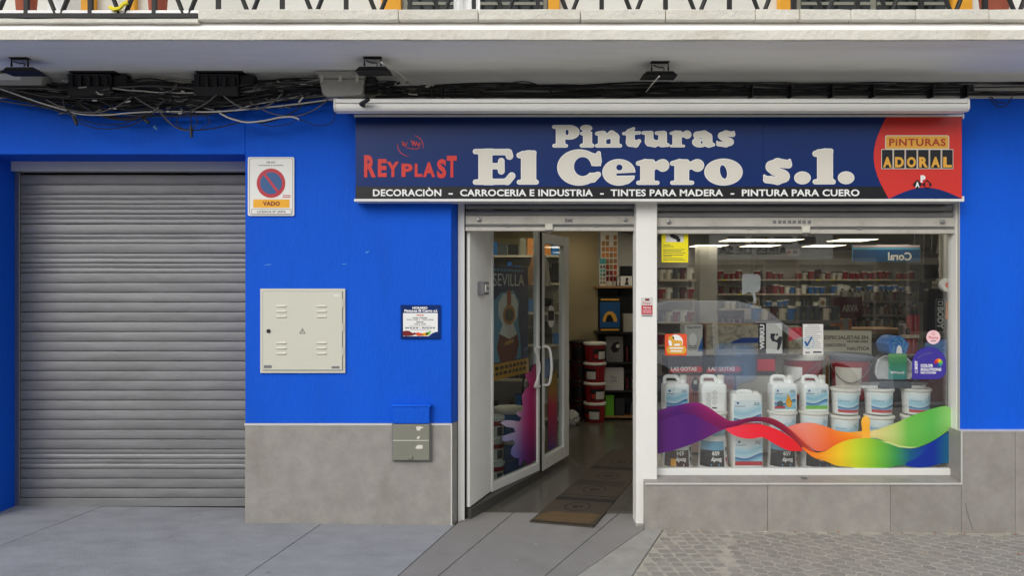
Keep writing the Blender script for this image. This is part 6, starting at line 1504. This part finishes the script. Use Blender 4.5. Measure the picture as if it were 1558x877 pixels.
sheet('white_front', rect(944,420.5,962,435.2), mp(1), 'white_print', t); sheet('sprayer_drawing', [(952,423),(956,423),(955,429),(957,434),(950,434),(952,429)], mp(2), 'darkgrey_print', t); text('lettering', 'WERKU', (939,421,942.5,435), mp(1), 'white_print', t, bold=.05, rot=3)
carton('black carton standing behind the sprayer carton on the rack', (944,405,962,435.6), Yr+.22, .1, 'black_print', None)
t, mp = carton('dark leaflet poster with yellow arc on the front of the rack', (911,452,945,505.5), Yr-.02, .01, 'black_print', None, 'poster', 'small_poster')
sheet('blue_field', rect(913,460,943,499), mp(1), 'blue_print', t); sheet('yellow_arc', ell(928,490,11,16,18,180,360), mp(2), 'gold_print', t); sheet('dark_shape', [(921,490),(924,480),(929,479),(932,484),(934,490)], mp(3), 'black_print', t)
for yy in (455,501): sheet('text_line', rect(914,yy,942,yy+2.4), mp(1), 'gold_print', t)
t, mp = carton('white carton with handwritten word on the lower rack shelf', (920,560,949,594.8), Yr+.05, .14, 'grey_panel', None)
stroke([(928,574),(930,572),(931,577),(934,573),(935,578),(938,574)], 1.2, 'text_grey', 0, t, mp(1)); stroke([(929,580),(932,582),(935,579),(939,582)], 1.2, 'text_grey', 0, t, mp(1))
t, mp = carton('black carton lying on the white carton on the rack', (922,553,941,559.6), Yr+.06, .12, 'black_print', None)
t, mp = carton('grey picture carton with a black tool on the rack', (922,512,948,551.6), Yr+.06, .12, 'grey_print', None); sheet('tool_shape', [(929,530),(934,522),(941,520),(944,528),(940,536),(933,537)], mp(1), 'black_print', t); sheet('tool_disc', ell(940,527,3,3,14), mp(2), 'grey_panel', t)
carton('green packet on the bottom shelf of the doorway rack', (921,602,934,633.6), Yr+.04, .1, 'lime_print', None); carton('dark packet beside the green one on the bottom rack shelf', (936,606,950,633.6), Yr+.04, .1, 'darkgrey_print', None)
carton('pale box of spray guns on the middle rack shelf', (948,478,966,505.6), Yr+.05, .1, 'grey_plastic', None)

# small stock filling the doorway rack
for k, (px, py) in enumerate(((952,551.6),(958,551.6),(964,551.6),(952,594.8),(957,594.8),(962,594.8),(967,594.8),(953,633.6),(959,633.6),(965,633.6),(913,505.6),(917,551.6),(914,594.8),(966,505.6),(972,435.6),(930,435.6))):
    w = random.uniform(4,6); h = random.uniform(12,26); m, nm = random.choice([('grey_plastic','grey'),('tub_darkred','dark red'),('black_print','black'),('cardboard','brown'),('lid_grey','slate'),('greygreen','grey green'),('gold_print','golden'),('tub_blue','blue')])
    o = top('goods_packet', MB().box(X(px,Yr+.1),X(px+w,Yr+.1),Yr+.1,Yr+.2,Z(py,Yr)+.001,Z(py-h,Yr+.1)), m, '%s packet on the doorway rack, %s of the loose small packets' % (nm, ORD[k]), 'packet', 'small packets on the doorway rack', bevel=.004)
# bottle rack on the right of the shop
Yq = 6.4
shelf_unit('grey rack of small bottles on the right behind the counter', 1292, 1400, (458,479,500), Yq, .3, 'grey_print', True)
bot = [two_tone(MB().lathe([(.034,0),(.036,.10),(.034,.15),(.014,.175),(.014,.20),(.010,.205)], n=12).mesh('bottle'), a_c, b_c, .152) for a_c, b_c in (('lid_grey','tub_black'),('grey_plastic','tub_black'),('tub_darkred','lid_white'),('greygreen','tub_black'))]
for r_, py in enumerate((458,479,500)):
    for k in range(15):
        o = obj('bottle', bot[random.randrange(4)], None, None, (X(1297+7*k+random.uniform(-1,1),Yq),Yq+.1,Z(py,Yq))); o.scale = (1,1,random.uniform(.75,1.0))
        setp(o, 'small bottle on the %s shelf of the right bottle rack, %s from the left' % (['top','middle','lower'][r_], ORD[k]), 'bottle', 'bottles on the right rack')
# ---------------------------------------------------------------- across the street (seen only as reflections)
car = thing('parked_car', 'white parked car mirrored in the left half of the shop window', 'car', (3.0,-6.6,-.15))
prof = [(.3,.18),(.35,.75),(.55,.95),(1.0,1.02),(1.15,1.46),(1.5,1.53),(2.6,1.53),(3.35,1.46),(4.05,1.0),(4.75,.86),(4.95,.62),(4.98,.2)]
bodyx = lambda x: x+.95
def carp(lst): return [(bodyx(p[0]), p[1]-.15) for p in lst]
low = [(.3,.18),(.35,.6),(.55,.74),(1.0,.8),(3.7,.8),(4.5,.72),(4.7,.5),(4.73,.2)]
cab = [(.85,.78),(.95,1.2),(1.12,1.44),(1.5,1.55),(2.55,1.55),(2.85,1.48),(3.0,1.36),(3.7,.78)]
part('body', MB().yprof(carp(low), -7.45, -5.75), 'car_paint', car, bevel=.05, seg=3)
cbm = MB().yprof(carp(cab), -7.35, -5.85); slope = lambda z: .06*max(0,(z-.65)/.44)+max(0,z-1.08)*1.25
cbm.v = [(v[0], v[1]+(1 if v[1] < -6.6 else -1)*slope(v[2]), v[2]) for v in cbm.v]
part('cabin', cbm, 'car_paint', car, bevel=.04, seg=3)
for pts in ([(1.05,.84),(1.12,1.22),(2.05,1.22),(2.05,.84)],[(2.15,.84),(2.15,1.22),(2.60,1.22),(2.98,1.22),(3.42,.84)]):
    q = MB().yprof(carp(pts), -5.93, -5.86); q.v = [(v[0], v[1]-slope(v[2])+.02, v[2]) for v in q.v]; part('side_window', q, 'car_glass', car)
q = MB().add([(bodyx(3.06),-7.1,1.16),(bodyx(3.06),-6.1,1.16),(bodyx(3.62),-5.95,.70),(bodyx(3.62),-7.25,.70)], [(0,1,2,3)]); q.v = [(v[0]+.02, v[1], v[2]+.03) for v in q.v]; part('windscreen', q, 'car_glass', car)
for xx in (1.15,3.85):
    for yy in (-5.80,-7.40):
        w = MB().lathe([(.18,-.09),(.31,-.09),(.32,-.07),(.32,.07),(.31,.09),(.18,.09)], n=24); w.v = [(bodyx(xx)+v[0], yy+v[2], .17+v[1]) for v in w.v]; wh = part('wheel', w, 'tyre', car)
        w = MB().lathe([(.05,-.092),(.18,-.088),(.18,.088),(.05,.092)], n=18); w.v = [(bodyx(xx)+v[0], yy+v[2], .17+v[1]) for v in w.v]; part('rim', w, 'steel', wh)
part('door_mirror', MB().box(bodyx(3.30),bodyx(3.43),-5.80,-5.62,.72,.86), 'car_paint', car, bevel=.03)
for yy in (-5.95,-7.25): part('headlight', MB().box(bodyx(4.50),bodyx(4.69),yy-.12,yy+.12,.38,.50), 'lid_white', car, bevel=.03)
ob = thing('opposite_building', 'cream house row across the street mirrored faintly in the shop window', 'building', (2,-18,-.02))
part('wall', MB().box(-26,30,-24,-17.0,-.1,5.4), 'opp_wall', ob); part('added_dark_cladding', MB().box(-26,30,-17.0,-16.96,-.1,3.3), 'opp_dark_cladding', ob); part('cornice', MB().box(-26,30,-17.0,-16.7,5.2,5.45), 'opp_trim', ob)  # dark cladding added to keep pale haze out of the window's reflection
for k in range(16):
    x = -24+3.3*k
    for z0, z1 in ((3.6,4.8),):
        w = part('window', MB().box(x,x+1.3,-17.0,-16.97,z0,z1), 'opp_trim', ob); part('pane', MB().box(x+.1,x+1.2,-16.97,-16.955,z0+.1,z1-.1), 'opp_dark', w)
    w = part('shopfront', MB().box(x-.5,x+1.9,-16.96,-16.94,.1,2.5), 'opp_trim', ob); part('pane', MB().box(x-.4,x+1.8,-16.94,-16.925,.3,2.3), 'opp_dark', w)
sb_ = part('name_board', MB().box(5.9,9.6,-17.0,-16.93,2.45,3.25), 'cream_print', ob)
opm = lambda u, v: (9.5-u*3.5, -16.92, 3.2-v*.7)
text('lettering', 'AIRES DE SA', (.36,.5,.95,.85), opm, 'text_grey', ob, bold=.02)
for k in range(4): sheet('picture', rect(.12+.2*k,.08,.27+.2*k,.4), opm, 'darkgrey_print', ob)
